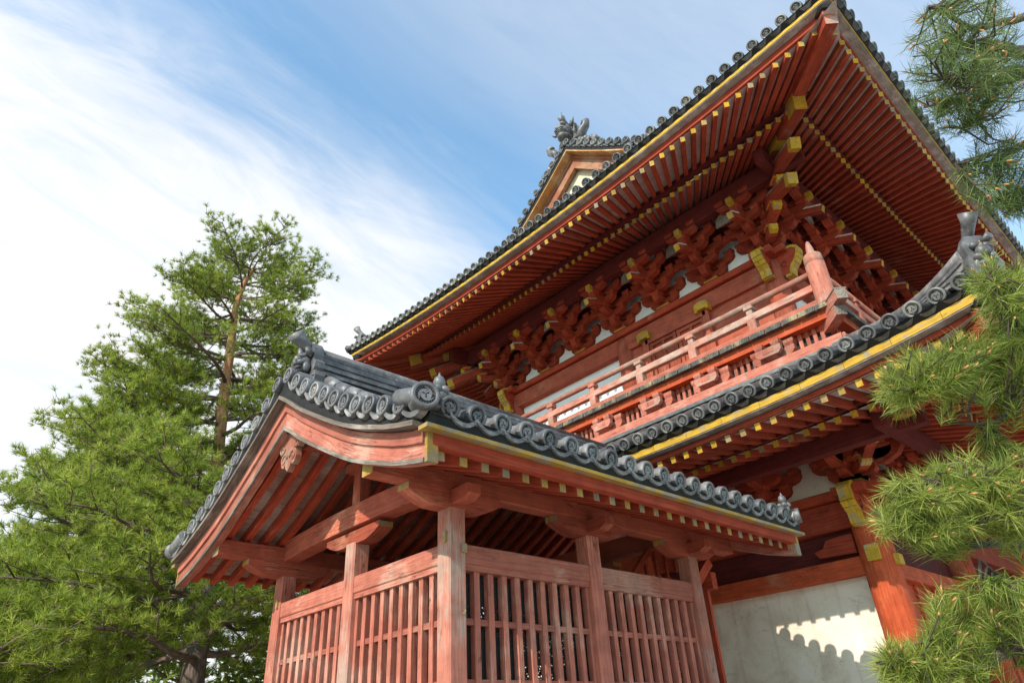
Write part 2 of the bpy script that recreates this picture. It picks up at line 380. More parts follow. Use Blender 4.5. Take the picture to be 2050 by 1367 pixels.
# ------------------------------------------------------------------ a hipped tiled roof with two rows of rafters
def make_roof(G, sides, ZT, lift, slope, pitch, rt_, discme, emax, name, mat, tiles, cfg):
    roof=None; sheet=MB(); tubes=MB(); under=MB(); lips=MB()
    goldb=MB(); grayb=MB(); kay=MB(); soff=MB(); kioi=MB()
    for si,(S,full) in enumerate(sides):
        L=S.L; g=lambda e: max(0,1-e/cfg['le'])
        lf=lambda c,e=0: lift(min(c,L-c))*g(e)
        lf2=lambda c,e=0: lift(max(0,min(c,L-c)))*g(e)
        em=emax[si]
        # cover tiles
        nt_=int(round(L/pitch)); pt=L/nt_
        for i in range(nt_+1):
            c=i*pt; lim=min(em,c,L-c)
            if lim>.25:
                pts=[S.P(c,.05+(lim-.05)*k/5,ZT+slope(.05+(lim-.05)*k/5)+lf2(c,(lim-.05)*k/5)) for k in range(6)]
                tubes.tube(pts,rt_*.86,8,caps=False)
            if full: tiles.append((S.P(c,0,ZT+lf(c)),-S.n,discme))
        # pan sheet + black strip that paints the shade under the tiles
        ns=24
        for i in range(ns):
            c0,c1=L*i/ns,L*(i+1)/ns
            for k in range(5):
                q=[]
                for c,kk in ((c0,k),(c1,k),(c1,k+1),(c0,k+1)):
                    lim=min(em,c,L-c); e=.03+max(0,lim-.03)*kk/5
                    q.append(S.P(c,e,ZT-.055+slope(e)+lf2(c,e)))
                sheet.face(q)
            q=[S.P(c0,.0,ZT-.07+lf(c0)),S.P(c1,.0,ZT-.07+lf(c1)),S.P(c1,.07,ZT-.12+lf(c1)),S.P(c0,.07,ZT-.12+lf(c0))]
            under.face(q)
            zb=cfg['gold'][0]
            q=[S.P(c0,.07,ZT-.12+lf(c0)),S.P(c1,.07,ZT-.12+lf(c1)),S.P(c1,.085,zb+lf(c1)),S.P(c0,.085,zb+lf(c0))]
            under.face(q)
        if not full: continue
        # curved lips of the pan tiles; their dark material paints in shade
        for i in range(nt_):
            c=i*pt; K=6
            for k in range(K):
                q0,q1=k/K,(k+1)/K
                def pt3(q,dz,e):
                    cc=c+pt*q; return S.P(cc,e,ZT-.03-.036*math.sin(math.pi*q)**.8+lf(cc)+dz)
                lips.face([pt3(q0,0,.04),pt3(q1,0,.04),pt3(q1,-.030,.04),pt3(q0,-.030,.04)],sm=True)
                lips.face([pt3(q0,-.030,.005),pt3(q1,-.030,.005),pt3(q1,-.052,.06),pt3(q0,-.052,.06)])
                lips.face([pt3(q0,0,.04),pt3(q1,0,.04),pt3(q1,.0,.16),pt3(q0,.0,.16)])
        # boards, in lengths following the rise towards the corner
        nb=int(L/cfg['seg'])
        gz1,gz0=cfg['gold']; k1,k0=cfg['kay']; ke=cfg['ke']
        def strip(mb,e0,e1,z0,z1,gap=0.0,mi=0,nn=nb,cut=True):
            for i in range(nn):
                c0,c1=L*i/nn+gap,L*(i+1)/nn-gap
                a0=[S.P(max(c,e0) if False else c,e,z+lf(c,0)) for c,e,z in ((c0+ (e0 if i==0 and cut else 0),e0,z0),(c0+(e1 if i==0 and cut else 0),e1,z0),(c0+(e1 if i==0 and cut else 0),e1,z1),(c0+(e0 if i==0 and cut else 0),e0,z1))]
                a1=[S.P(c,e,z+lf(c,0)) for c,e,z in ((c1-(e0 if i==nn-1 and cut else 0),e0,z0),(c1-(e1 if i==nn-1 and cut else 0),e1,z0),(c1-(e1 if i==nn-1 and cut else 0),e1,z1),(c1-(e0 if i==nn-1 and cut else 0),e0,z1))]
                mb.prism(a0,a1,mi)
        strip(goldb,.075,.10,gz0,gz1,.002)
        strip(grayb,.085,ke+.06,gz0-.012,gz0+.006,.001,nn=nb*2)
        strip(kay,ke,ke+.09,k0,k1)
        # soffit boards above the rafters
        F=lambda e: cfg['F0']+cfg['Fs']*(e-ke-.02); B=lambda e: cfg['B0']+cfg['Bs']*(e-cfg['eb'])
        ne=16
        nseg=int(L/.6)
        for i in range(nseg):
            c0,c1=L*i/nseg,L*(i+1)/nseg
            for fun,ea,eb_ in ((F,ke+.02,cfg['eb']+.06),(B,cfg['eb']+.05,cfg['ew'])):
                K=3
                for k in range(K):
                    q=[];uvq=[]
                    for c,kk in ((c0,k),(c1,k),(c1,k+1),(c0,k+1)):
                        e=ea+(eb_-ea)*kk/K; ee=min(e,c,L-c); 
                        q.append(S.P(c,ee,fun(ee)+.044+lf2(c,ee))); uvq.append((ee*1.0,c))
                    soff.face(q,[(b,a) for a,b in uvq])
        strip(kioi,cfg['eb']-.02,cfg['eb']+.07,B(cfg['eb'])+.058,F(cfg['eb'])+.03)
        # rafters
        rp=cfg['rp']; nr=int(L/rp); off=(L-nr*rp)/2
        for i in range(nr+1):
            c=off+i*rp; m_=min(c,L-c)
            if si==1 and c>cfg.get('cmax',99): continue
            if si==2 and c>cfg.get('cmax2',99): continue
            ea=ke+.03
            fan=cfg.get('fan')
            if fan:
                Lf=L/2 if si==0 else 9.0
                sl=max(0,1-m_/Lf)*(1 if c<L/2 else -1); cc=lambda e: c+sl*(e-ea0)
                ea0=ea; lim=99
            else: cc=lambda e: c; lim=m_
            if m_>ea+.12:
                e1=min(cfg['eb']+.12,lim)
                mb=MB(); w=cfg['rw']*random.uniform(.95,1.04); j=random.uniform(-.006,.006)
                mb.beam(S.P(cc(ea)+j,ea,F(ea)+lf(cc(ea),ea)),S.P(cc(e1)-j,e1,F(e1)+lf(cc(e1),e1)),w,.082,mi=0,end=(random.choice(cfg['ends']),0),w1=w*1.05)
                cfg['fly'].add(mb,S.P(c,ea,F(ea)))
            if lim>cfg['eb']+.12 and m_>ea+.12:
                e1=min(cfg['ew'],lim); ea=cfg['eb']
                mb=MB(); w=cfg['rw']*1.08
                mb.beam(S.P(cc(ea),ea,B(ea)+lf(cc(ea),ea)),S.P(cc(e1),e1,B(e1)+lf(cc(e1),e1)),w,.082,mi=0,end=(random.choice([1,1,1,2]),0),w1=w*(.8 if fan else 1))
                cfg['base'].add(mb,S.P(c,ea,B(ea)))
    r=sheet.build(name,mat,G)
    tubes.build('cover_tiles',mat,r); lips.build('pan_tile_edge',TILED,r); under.build('tile_shade_strip',BLACK,r)
    goldb.build('eave_edge_board',cfg['goldmat'],G); grayb.build('eave_soffit',GREYL,G); kay.build('eave_batten',RED,G)
    soff.build('soffit_boards',SOFF,G); kioi.build('inner_eave_batten',DARKR,G)
    return r

GX=9.45
gate=thing('temple_gate','two storey vermilion temple gate with tiled hipped roofs and a railed balcony','temple gate',(14,6.9,0))
class _Off: pass
def up_lift(c): return .36*max(0,1-c/6.0)**2.1
def lo_lift(c): return .30*max(0,1-c/6.0)**3.6
def up_slope(e):
    f=lambda d: 13.3-.86*d+.040*d*d
    return (f(6.12-e)-f(6.12))
def lo_slope(e): return .46*e+.03*e*e

fly=Many('flying_rafter','flying_rafter_rows',gate,[RED,GOLD,GOLDW,RED]); base=Many('base_rafter','base_rafter_rows',gate,[RED,GOLD,GOLDW])
tiles=[]
UX,UY=6.92,.80; ULX,ULY=23.7,12.24
usides=[(Side((UX,UY),(0,1),(1,0),ULY),True),(Side((UX,UY),(1,0),(0,1),ULX),True),(Side((UX,UY+ULY),(1,0),(0,-1),ULX),True),(Side((UX+ULX,UY),(0,1),(-1,0),ULY),False)]
ucfg=dict(fan=True,le=3.0,gold=(9.582,9.525),kay=(9.515,9.395),ke=.21,F0=9.335,Fs=.37,eb=1.23,B0=9.50,Bs=.42,ew=2.95,rp=.2,rw=.072,seg=.45,
          ends=[1,1,1,2,2],fly=fly,base=base,goldmat=GOLD,cmax=17,cmax2=9)
uroof=make_roof(gate,usides,9.70,up_lift,up_slope,.232,.084,DISC_U,[1.85,6.12,6.12,1.85],'upper_roof',TILEU,tiles,ucfg)
LX,LY=6.78,.66; LLX,LLY=23.98,12.52
lsides=[(Side((LX,LY),(0,1),(1,0),LLY),True),(Side((LX,LY),(1,0),(0,1),LLX),True),(Side((LX,LY+LLY),(1,0),(0,-1),LLX),False),(Side((LX+LLX,LY),(0,1),(-1,0),LLY),False)]
lcfg=dict(le=3.0,gold=(4.748,4.668),kay=(4.645,4.59),ke=.21,F0=4.545,Fs=.20,eb=1.02,B0=4.60,Bs=.27,ew=2.75,rp=.2,rw=.070,seg=.5,
          ends=[1,1,2],fly=fly,base=base,goldmat=GOLD,cmax=13)
lroof=make_roof(gate,lsides,4.875,lo_lift,lo_slope,.2318,.086,DISC_L,[2.0,2.0,2.0,2.0],'lower_roof',TILEU,tiles,lcfg)
fly.done(); base.done()
tl=sorted([(score(p),i) for i,(p,o,m) in enumerate(tiles)])
keep=set(i for _,i in tl[:100])
rest=MB()
for i,(p,o,me) in enumerate(tiles):
    if i in keep: put_disc(me,p,o,.42,gate,'tile_end',0 if me is DISC_U else None)
    else:
        rr_=.085; rest.lathe([(0,.014),(.66*rr_,.014),(.72*rr_,-.004),(rr_,-.002),(rr_,.06)],p+Vector((0,0,0)),-Vector(o)+Vector((0,0,.42)),12)
rest.build('tile_end_row',TILEU,gate,kind='stuff')

# hip rafters, hip ridges and their end ornaments
def hip(corner,din,zt,lift,slope,cfg,upper):
    """diagonal from the corner tile inwards"""
    d=Vector((*din,0)); C=Vector((*corner,0)); le=cfg['le']
    F=lambda e: cfg['F0']+cfg['Fs']*(e-cfg['ke']); B=lambda e: cfg['B0']+cfg['Bs']*(e-cfg['eb'])
    lf=lambda e: lift(e)*max(0,1-e/le)
    m=MB(); P=lambda e,z: C+d*e+Vector((0,0,z))
    m.beam(P(.17,F(.17)+lf(.17)-.02),P(cfg['eb']+.1,F(cfg['eb'])+lf(cfg['eb'])-.04),.17,.24,ch=.01,end=(2,0))
    m.build('hip_rafter',[RED,GOLD,BARE],gate)
    m=MB(); m.beam(P(cfg['eb']-.12,B(cfg['eb']-.12)+lf(cfg['eb'])-.02),P(cfg['ew']+.1,B(cfg['ew'])-.06),.18,.26,ch=.01,end=(1,0))
    e=cfg['eb']-.13
    m.beam(P(e,B(e)+lf(e)-.022),P(e+.2,B(e+.2)+lf(e+.2)-.022),.184,.266,mi=1)
    e=cfg['eb']+.42; m.beam(P(e,B(e)+lf(e)-.03),P(e+.3,B(e+.3)+lf(e+.3)-.03),.184,.268,mi=1)
    m.build('hip_rafter',[RED,GOLD],gate)
    # black cap on the tip
    m=MB(); e=.15; m.beam(P(e-.03,F(e)+lf(e)+.125),P(e+.28,F(e+.28)+lf(e)+.12),.20,.05); m.build('tip_cap',BLACK,gate)
    # ridge of stacked tiles over the hip
    em=1.8 if upper else 1.95
    r=MB(); K=10
    top=lambda e: zt+slope(e)+lf(e)
    rise=lambda e: .05+.19*max(0,1-e/1.1)**1.7
    st=.14
    for k in range(K):
        e0=st+(em-st)*k/K; e1=st+(em-st)*(k+1)/K
        for j in range(6):
            h0,h1=rise(e0),rise(e1)
            z0=top(e0)+.03+h0*j/5; z1=top(e1)+.03+h1*j/5
            w=.14-.008*j
            r.beam(P(e0,z0),P(e1,z1),w if j%2==0 else w-.035,max(.012,h0/5.6))
    r.tube([P(st+(em-st)*k/K,top(st+(em-st)*k/K)+.07+rise(st+(em-st)*k/K)) for k in range(K+1)],.06,8)
    hr=r.build('hip_ridge',TILE,gate)
    # demon tile at its end
    o=MB(); e=.20 if upper else .0; p=P(e,top(e)+.13); side=Vector((-d.y,d.x,0)).normalized(); dd=d.normalized()
    M=Matrix((( side.x,dd.x,0),(side.y,dd.y,0),(side.z,dd.z,1)))
    o.box(p+dd*.02+Vector((0,0,.02)),(.05,.05,.46)); 
    poly=[(-.17,-.24),(-.2,-.12),(-.15,0),(-.17,.14),(-.10,.26),(.10,.26),(.17,.14),(.15,0),(.2,-.12),(.17,-.24)]
    o.extrude(poly,p+dd*.02,side,(0,0,1),dd,.10)
    for a,b,c_,rr in ((0,-.07,.02,(.085,.07,.07)),(-.07,-.06,.10,(.045,.04,.04)),(.07,-.06,.10,(.045,.04,.04)),(-.08,-.06,-.05,(.05,.05,.04)),(.08,-.06,-.05,(.05,.05,.04)),(0,-.09,-.02,(.03,.05,.03)),(0,-.06,-.14,(.10,.05,.045))):
        o.ell(p+side*a+dd*b+Vector((0,0,c_)),rr,M)
    # trumpet tile rising above
    tp=[p+dd*.16+Vector((0,0,.20)),p+dd*.05+Vector((0,0,.30)),p-dd*.06+Vector((0,0,.42)),p-dd*.12+Vector((0,0,.52))]
    o.tube(tp,[.06,.06,.075,.105],14); 
    o.tube([p-side*.07-dd*.04+Vector((0,0,.16)),p-side*.10-dd*.14+Vector((0,0,.18))],[.035,.05],10)
    o.v=[tuple(p+(Vector(v)-p)*.84) for v in o.v]
    orn=o.build('demon_tile',TILE,gate)
    put_disc(DISC_BIG if not upper else DISC_U,P(-.02,top(0)+.01),-dd,.35,gate,'tile_end',0)
    return p
hip((UX,UY),(1,1),9.70,up_lift,up_slope,ucfg,True)
hip((UX,UY+ULY),(1,-1),9.70,up_lift,up_slope,ucfg,True)
hip((LX,LY),(1,1),4.875,lo_lift,lo_slope,lcfg,False)
hip((LX,LY+LLY),(1,-1),4.875,lo_lift,lo_slope,lcfg,False)

# bird nest on the demon tile of the lower roof
nb=MB(); nc=Vector((LX+.10,LY-.04,5.42))
for i in range(90):
    a=random.uniform(0,6.28); rr_=random.uniform(.05,.11); p=nc+Vector((math.cos(a)*rr_,math.sin(a)*rr_,random.uniform(-.03,.03)))
    t=Vector((-math.sin(a),math.cos(a),random.uniform(-.5,.4)))*random.uniform(.03,.08)
    nb.beam(p-t,p+t,.005,.005)
nb.lathe([(0.01,-.02),(.06,-.02),(.10,.02),(.08,.025),(.03,-.005),(.01,-.01)],nc,(0,0,1),12)
nb.build('bird_nest',plain('straw',(.35,.25,.12),(.62,.50,.32),30,.9,.2),None,label='small straw bird nest resting on the demon tile at the corner of the lower roof',cat='bird nest')

# ------------------------------------------------------------------ gable of the upper roof
gx=8.62; gy=6.92
GF=lambda d: 13.3-.86*d+.040*d*d
gt=[]
for sgn in (-1,1):
    d=.06; i=0; zprev=None
    while d<4.1:
        gt.append((Vector((gx,gy+sgn*d,GF(d)+.02)),sgn)); i+=1
        d+=.198/math.sqrt(1+(.86-.08*d)**2)*1.24
gt.sort(key=lambda q:q[0].z,reverse=True)
gt2=MB()
for i,(p,sgn) in enumerate(gt):
    if i<26: put_disc(DISC_U,p,(-1,0,0),-.05,gate,'gable_tile_end',0)
    gt2.tube([p+Vector((.05,0,0)),p+Vector((.55,0,0))],.07,8,caps=False)
gt2.build('gable_cover_tiles',TILEU,gate)
b1=MB(); b2=MB(); b3=MB(); b4=MB(); sh=MB(); lipg=MB()
for sgn in (-1,1):
    K=12
    for k in range(K):
        d0,d1=4.2*k/K,4.2*(k+1)/K
        P=lambda d,x,z: Vector((x,gy+sgn*d,GF(d)+z))
        def slab(mb,x0,x1,za,zb,mi=0):
            r0=[P(d0,x0,za),P(d0,x1,za),P(d0,x1,zb),P(d0,x0,zb)]; r1=[P(d1,x0,za),P(d1,x1,za),P(d1,x1,zb),P(d1,x0,zb)]
            mb.prism(r0,r1,mi)
        slab(sh,gx+.06,gx+.85,-.12,-.045)
        slab(b4,gx+.05,gx+.10,-.19,-.12)
        slab(b1,gx+.06,gx+.34,-.235,-.19)      # cypress edge boards
        slab(b2,gx+.30,gx+.37,-.62,-.24)      # barge board
        slab(b2,gx+.27,gx+.31,-.33,-.24)
        slab(b2,gx+.27,gx+.31,-.64,-.58)
    for k in range(28):
        d0,d1=4.1*k/28,4.1*(k+.92)/28
        lipg.prism([P(d0,gx+.02,-.09),P(d0,gx+.3,-.09),P(d0,gx+.3,-.05),P(d0,gx+.02,-.05)],[P(d1,gx+.02,-.13),P(d1,gx+.3,-.13),P(d1,gx+.3,-.06),P(d1,gx+.02,-.06)])
sh.build('gable_tile_bed',TILED,gate); lipg.build('gable_pan_edge',TILEU,gate); b4.build('gable_black_edge',BLACK,gate); b1.build('gable_edge_board',CYP,gate); b2.build('barge_board',wood('brownish_barge_wood',(.40,.15,.08),(.28,.08,.04),(.45,.25,.15),.5,.6),gate)
# gable wall with carved openings and hanging fish board
gw=MB(); 
gw.extrude([(-3.9,10.35),(3.9,10.35),(0,13.0)],(gx+.46,gy,0),(0,1,0),(0,0,1),(1,0,0),.05,uvax=1)
gw.build('gable_wall',wood('light_gable_board',(.66,.46,.24),(.50,.30,.13),(.75,.62,.42),.6,.5),gate)
gc=MB()
for s_ in (-1,1):
    gc.ell((gx+.42,gy+s_*.34,12.02),(.05,.13,.10)); gc.ell((gx+.42,gy+s_*.52,11.93),(.05,.12,.07)); gc.ell((gx+.42,gy+s_*.22,12.12),(.04,.08,.06))
0 and gc.extrude([(-.16,12.45),(.16,12.45),(.22,12.2),(.10,12.05),(0,11.85),(-.10,12.05),(-.22,12.2)],(gx+.26,gy,0),(0,1,0),(0,0,1),(1,0,0),.05,uvax=1)
gc.build('gable_carving',DARKR,gate)
# main ridge and its dragon ornament
mr=MB()
for j in range(8): mr.box(((gx+.35+28.9)/2,gy,13.36+j*.065),(28.9-gx-.35,.34-.012*j if j%2==0 else .28,.055))
mr.tube([(gx+.3,gy,13.93),(28.9,gy,13.93)],.09,10); mr.build('main_ridge',TILEU,gate)
dg=MB(); bx=gx+.12; bz=13.42
poly=[(-.42,-.02),(-.46,.2),(-.34,.42),(-.30,.72),(-.15,.92),(.15,.92),(.30,.72),(.34,.42),(.46,.2),(.42,-.02)]
dg.extrude(poly,(bx+.18,gy,bz),(0,1,0),(0,0,1),(1,0,0),.12)
dg.ell((bx-.02,gy,bz+.52),(.22,.21,.22)); dg.ell((bx-.12,gy,bz+.32),(.17,.2,.08)); dg.ell((bx-.05,gy,bz+.14),(.2,.2,.12))
for s_ in (-1,1):
    dg.ell((bx-.16,gy+s_*.11,bz+.60),(.09,.08,.09)); dg.ell((bx-.20,gy+s_*.08,bz+.40),(.08,.06,.05))
    dg.tube([(bx,gy+s_*.24,bz+.55),(bx-.06,gy+s_*.36,bz+.55),(bx-.10,gy+s_*.46,bz+.68)],[.05,.04,.008],8)
    dg.tube([(bx+.05,gy+s_*.16,bz+.72),(bx+.02,gy+s_*.22,bz+.86)],[.05,.01],8)
    # curling tail and cloud scrolls down the rake
    dg.tube([(bx+.06,gy+s_*.42,bz-.25),(bx+.05,gy+s_*.56,bz+.02),(bx+.05,gy+s_*.70,bz+.14),(bx+.05,gy+s_*.74,bz+.32),(bx+.05,gy+s_*.62,bz+.36),(bx+.05,gy+s_*.57,bz+.28)],[.13,.12,.10,.09,.07,.04],10)
    for k in range(6): dg.ell((bx+.04,gy+s_*(.36+.10*k),GF(.36+.10*k)+.16+.05*(k%2)),(.08,.09,.11))
    dg.tube([(bx-.04,gy+s_*.98,GF(.98)+.16),(bx+.25,gy+s_*.98,GF(.98)+.16)],.09,10)
for k in range(4): dg.tube([(bx-.25+.02*k,gy-.15,bz+.36-.05*k),(bx-.30+.02*k,gy,bz+.34-.05*k),(bx-.25+.02*k,gy+.15,bz+.36-.05*k)],.016,6)
dg.tube([(bx+.12,gy,bz+.86),(bx-.02,gy,bz+1.0),(bx-.10,gy,bz+1.10)],[.07,.08,.11],12)
dg.tube([(bx-.04,gy,bz+1.1),(bx-.07,gy,bz+1.42)],.012,6)
for i in range(7): dg.ell((bx+.10,gy-.30,bz+.22+.08*i),(.05,.03,.03)); dg.ell((bx+.10,gy+.30,bz+.22+.08*i),(.05,.03,.03))
dg.v=[(v[0],gy+(v[1]-gy)*.80,13.34+(v[2]-13.34)*.66) for v in dg.v]
dg.build('ridge_dragon',TILE,gate)
# ------------------------------------------------------------------ bracket sets
Z=Vector((0,0,1))
def arm(mb,p,d,L0,L1,w,h,mi=0,tip=None):
    c=min(.13,(L0+L1)*.3)
    poly=[(-L0,h),(-L0,.55*h),(-L0+.35*c,.2*h),(-L0+c,0),(L1-c,0),(L1-.35*c,.2*h),(L1,.55*h),(L1,h)]
    d=Vector(d).normalized(); mb.extrude(poly,p,d,Z,d.cross(Z),w,mi)
def masu(mb,c,d,s,h,mi=0,gold=False):
    d=Vector(d).normalized(); x=d.cross(Z); c=Vector(c)
    def ring(k,z): return [c+d*(i*k)+x*(j*k)+Z*z for i,j in ((-1,-1),(1,-1),(1,1),(-1,1))]
    mb.prism(ring(s*.36,0),ring(s*.5,h*.45),mi); mb.prism(ring(s*.5,h*.45),ring(s*.5,h),mi)
    if gold:
        mb.prism([p+d*.0 for p in ring(s*.505,h*.38)],ring(s*.512,h*.55),1)
def bracket(p,out,al,steps,st,lv,parent,tails=True,full=True,purl=.8):
    p=Vector(p); out=Vector(out); al=Vector(al); m=MB()
    k=st
    masu(m,p,out,.28,.14,gold=True)
    for l in range(steps+1):
        z=p.z*0+.14+lv*l; zz=Vector((0,0,z))
        if l<steps:
            arm(m,p+zz-Z*.03,out,.06,k*(l+1)+.08,.13,.14)
            masu(m,p+out*(k*(l+1))+zz+Z*.10,out,.19,lv-.10)
        if l<=steps:
            q=p+out*(k*l)+zz
            arm(m,q-Z*.03,al,.31,.31,.12,.14)
            for s_ in (-.24,.24): masu(m,q+al*s_+Z*.10,out,.17,lv-.105)
        if l>=1:
            q=p+out*(k*(l-1))+zz
            arm(m,q-Z*.03,al,.50,.50,.12,.14)
            for s_ in (-.42,0,.42): masu(m,q+al*s_+Z*.10,out,.17,lv-.105)
    b=m.build('bracket_set',[RED,GOLD],parent)
    if tails:
        t=MB(); o=out
        t.beam(p+o*1.09+Z*.34,p+o*.30+Z*.62,.10,.115,end=(1,0)); t.build('tail_rafter',[RED,GOLD,GREYW],b)
        t=MB(); t.beam(p+o*1.085+Z*.425-Z*.02,p+o*.35+Z*.69,.11,.03,mi=0); t.build('tail_rafter_cap',SOFF,b)
        t=MB(); arm(t,p+Z*.66,o,.0,.98,.10,.12); t.extrude([(.90,.0),(1.0,.02),(1.0,.13),(.90,.13)],p+Z*.655,o,Z,o.cross(Z),.105,1); t.build('nosing',[RED,GOLD],b)
    return b
def wavy_noses(mb,p,d,L,h,w,mi=0):
    """carved scroll nosing with a rim of ochre: red cheek, painted rim"""
    d=Vector(d).normalized(); x=d.cross(Z)
    poly=[(0,0),(.10,-.10),(.26*L/.5,-.13),(.33*L/.5,-.02),(.45*L/.5,-.04),(L*.98,.05),(L,.16),(L*.92,h-.04),(L*.74,h),(L*.5,h-.03),(.15,h),(0,h)]
    mb.extrude(poly,p,d,Z,x,w,mi)
WX,WY,WYF=9.8,3.68,10.16; BZ=8.60
xs_front=[WX+1.19*i for i in range(15)]
for i in range(1,6): bracket((WX,WY+1.08*i,BZ),(-1,0,0),(0,1,0),3,.27,.19,gate)
for i in range(1,8): bracket((xs_front[i],WY,BZ),(0,-1,0),(1,0,0),3,.27,.19,gate)
for i in range(1,3): bracket((xs_front[i],WYF,BZ),(0,1,0),(1,0,0),3,.27,.19,gate)
def corner_bracket(cx_,cy_,sy,BZ_,st,lv,steps,tails=True,sc=1):
    a=bracket((cx_,cy_,BZ_),(-1,0,0),(0,1,0),steps,st,lv,gate,tails)
    b=bracket((cx_,cy_,BZ_),(0,-sy,0),(1,0,0),steps,st,lv,gate,tails)
    dg=Vector((-1,-sy,0)).normalized(); p=Vector((cx_,cy_,BZ_)); m=MB(); rt2_=math.sqrt(2)
    for l in range(steps):
        arm(m,p+Z*(.14+lv*l),dg,.0,(st*(l+1))*rt2_+.12,.13,.13)
        q=p+dg*(st*(l+1)*rt2_)+Z*(.14+lv*l+.12)
        masu(m,q,dg,.20,.09,gold=True)
        e=q+dg*.02-Z*.12; e.z=p.z+.14+lv*l
        m.extrude([(.06,.02),(.145,.05),(.15,.16),(.06,.16)],p+dg*(st*(l+1)*rt2_)+Z*(.14+lv*l),dg,Z,dg.cross(Z),.135,1)
    m.build('corner_bracket_arm',[RED,GOLD],gate)
    if tails:
        for z_,L in ((.30,1.60),(.62,2.02)):
            t=MB(); t.beam(p+dg*L+Z*(z_+.0),p+dg*.3+Z*(z_+.50),.14,.17,end=(1,0))
            t.beam(p+dg*(L+.005)+Z*(z_-.002),p+dg*(L-.12)+Z*(z_+.042),.155,.185,mi=1)
            t.beam(p+dg*(L-.0)+Z*(z_+.10),p+dg*.3+Z*(z_+.60),.15,.035,mi=2); t.build('corner_tail_rafter',[RED,GOLD,GREYW],gate)
corner_bracket(WX,WY,1,BZ,.27,.19,3)
corner_bracket(WX,WYF,-1,BZ,.27,.19,3)
# purlins carried by the brackets, gray planks between the sets
m=MB(); pe=.80
for (a,b) in (((WX-pe,WY-pe-.5,9.56),(WX-pe,WYF+pe+.5,9.56)),((WX-pe-.5,WY-pe,9.56),(28,WY-pe,9.56)),((WX-pe-.5,WYF+pe,9.56),(18,WYF+pe,9.56))):
    m.beam(a,b,.16,.34,ch=.01)
m.build('eave_purlin',DARKR,gate)
m=MB()
for c in (.27,):
    m.beam((WX-c,WY-c,9.15+.17*(.54-c)*3-.1),(WX-c,WYF+c,9.15+.17*(.54-c)*3-.1),.07,.14); m.beam((WX-c,WY-c,9.15+.17*(.54-c)*3-.1),(28,WY-c,9.15+.17*(.54-c)*3-.1),.07,.14)
m.build('bracket_tie',RED,gate)
for i in range(7):
    m=MB(); y=WY-.54+1.08*i; m.extrude([(y+.62,9.16),(y+1.0,9.16),(y+.98,9.30),(y+.90,9.38),(y+.72,9.38),(y+.64,9.28)],(WX-.70,0,0),(0,1,0),Z,(1,0,0),.04); m.build('grey_infill_board',GREYW,gate)
for i in range(9):
    m=MB(); x=WX-.54+1.19*i; m.extrude([(x+.68,9.16),(x+1.1,9.16),(x+1.08,9.30),(x+.98,9.38),(x+.80,9.38),(x+.70,9.28)],(0,WY-.70,0),(1,0,0),Z,(0,1,0),.04); m.build('grey_infill_board',GREYW,gate)

# ------------------------------------------------------------------ upper storey walls
def pillar(x,y,z0,z1,r,mat=RED,name='pillar'):
    m=MB(); m.tube([(x,y,z0),(x,y,z1-.18),(x,y,z1)],[r,r,r*.84],24,end=0); return m.build(name,mat,gate)
UPX=[9.8,12.18,15.75,19.32,22.89,26.46]
for y in (WY,6.92,WYF): pillar(WX,y,6.55,8.44,.185,MIDR)
for x in UPX[1:]:
    pillar(x,WY,6.55,8.44,.185)
    if x<16: pillar(x,WYF,6.55,8.44,.185)
m=MB()
# plaster core: wall plane just inside the pillars
m.box((WX+.06,6.92,8.0),(.06,6.4,3.2)); m.box(((WX+27.2)/2,WY+.06,8.0),(27.2-WX,.06,3.2)); m.box(((WX+27.2)/2,WYF-.06,8.0),(27.2-WX,.06,3.2)); m.box((27.2,6.92,8.0),(.06,6.4,3.2))
m.build('upper_wall',PLASC,gate)
m=MB()
for z,h,w in ((8.535,.13,.40),):
    m.beam((WX,WY-.35,z),(WX,WYF+.35,z),w,h,ch=.012); m.beam((WX-.35,WY,z-.004),(27.2,WY,z-.004),w,h,ch=.012); m.beam((WX-.35,WYF,z-.004),(27.2,WYF,z-.004),w,h,ch=.012)
m.build('top_plate',RED,gate)
m=MB()
m.beam((WX-.02,WY,8.29),(WX-.02,WYF,8.29),.22,.33,ch=.012); m.beam((WX,WY-.02,8.29),(27.2,WY-.02,8.29),.22,.33,ch=.012); m.beam((WX,WYF+.02,8.29),(27.2,WYF+.02,8.29),.22,.33)
m.build('head_beam',MIDR,gate)
m=MB()
for y0,y1 in ((WY,6.92),(6.92,WYF)):
    m.box((WX-.03,(y0+y1)/2,6.72),(.16,y1-y0-.36,.16),ax=1); m.box((WX-.03,(y0+y1)/2,7.08),(.13,y1-y0-.36,.12),ax=1)
m.box((18,WY-.03,6.72),(17,.16,.16),ax=0); m.build('sill_beam',MIDR,gate)
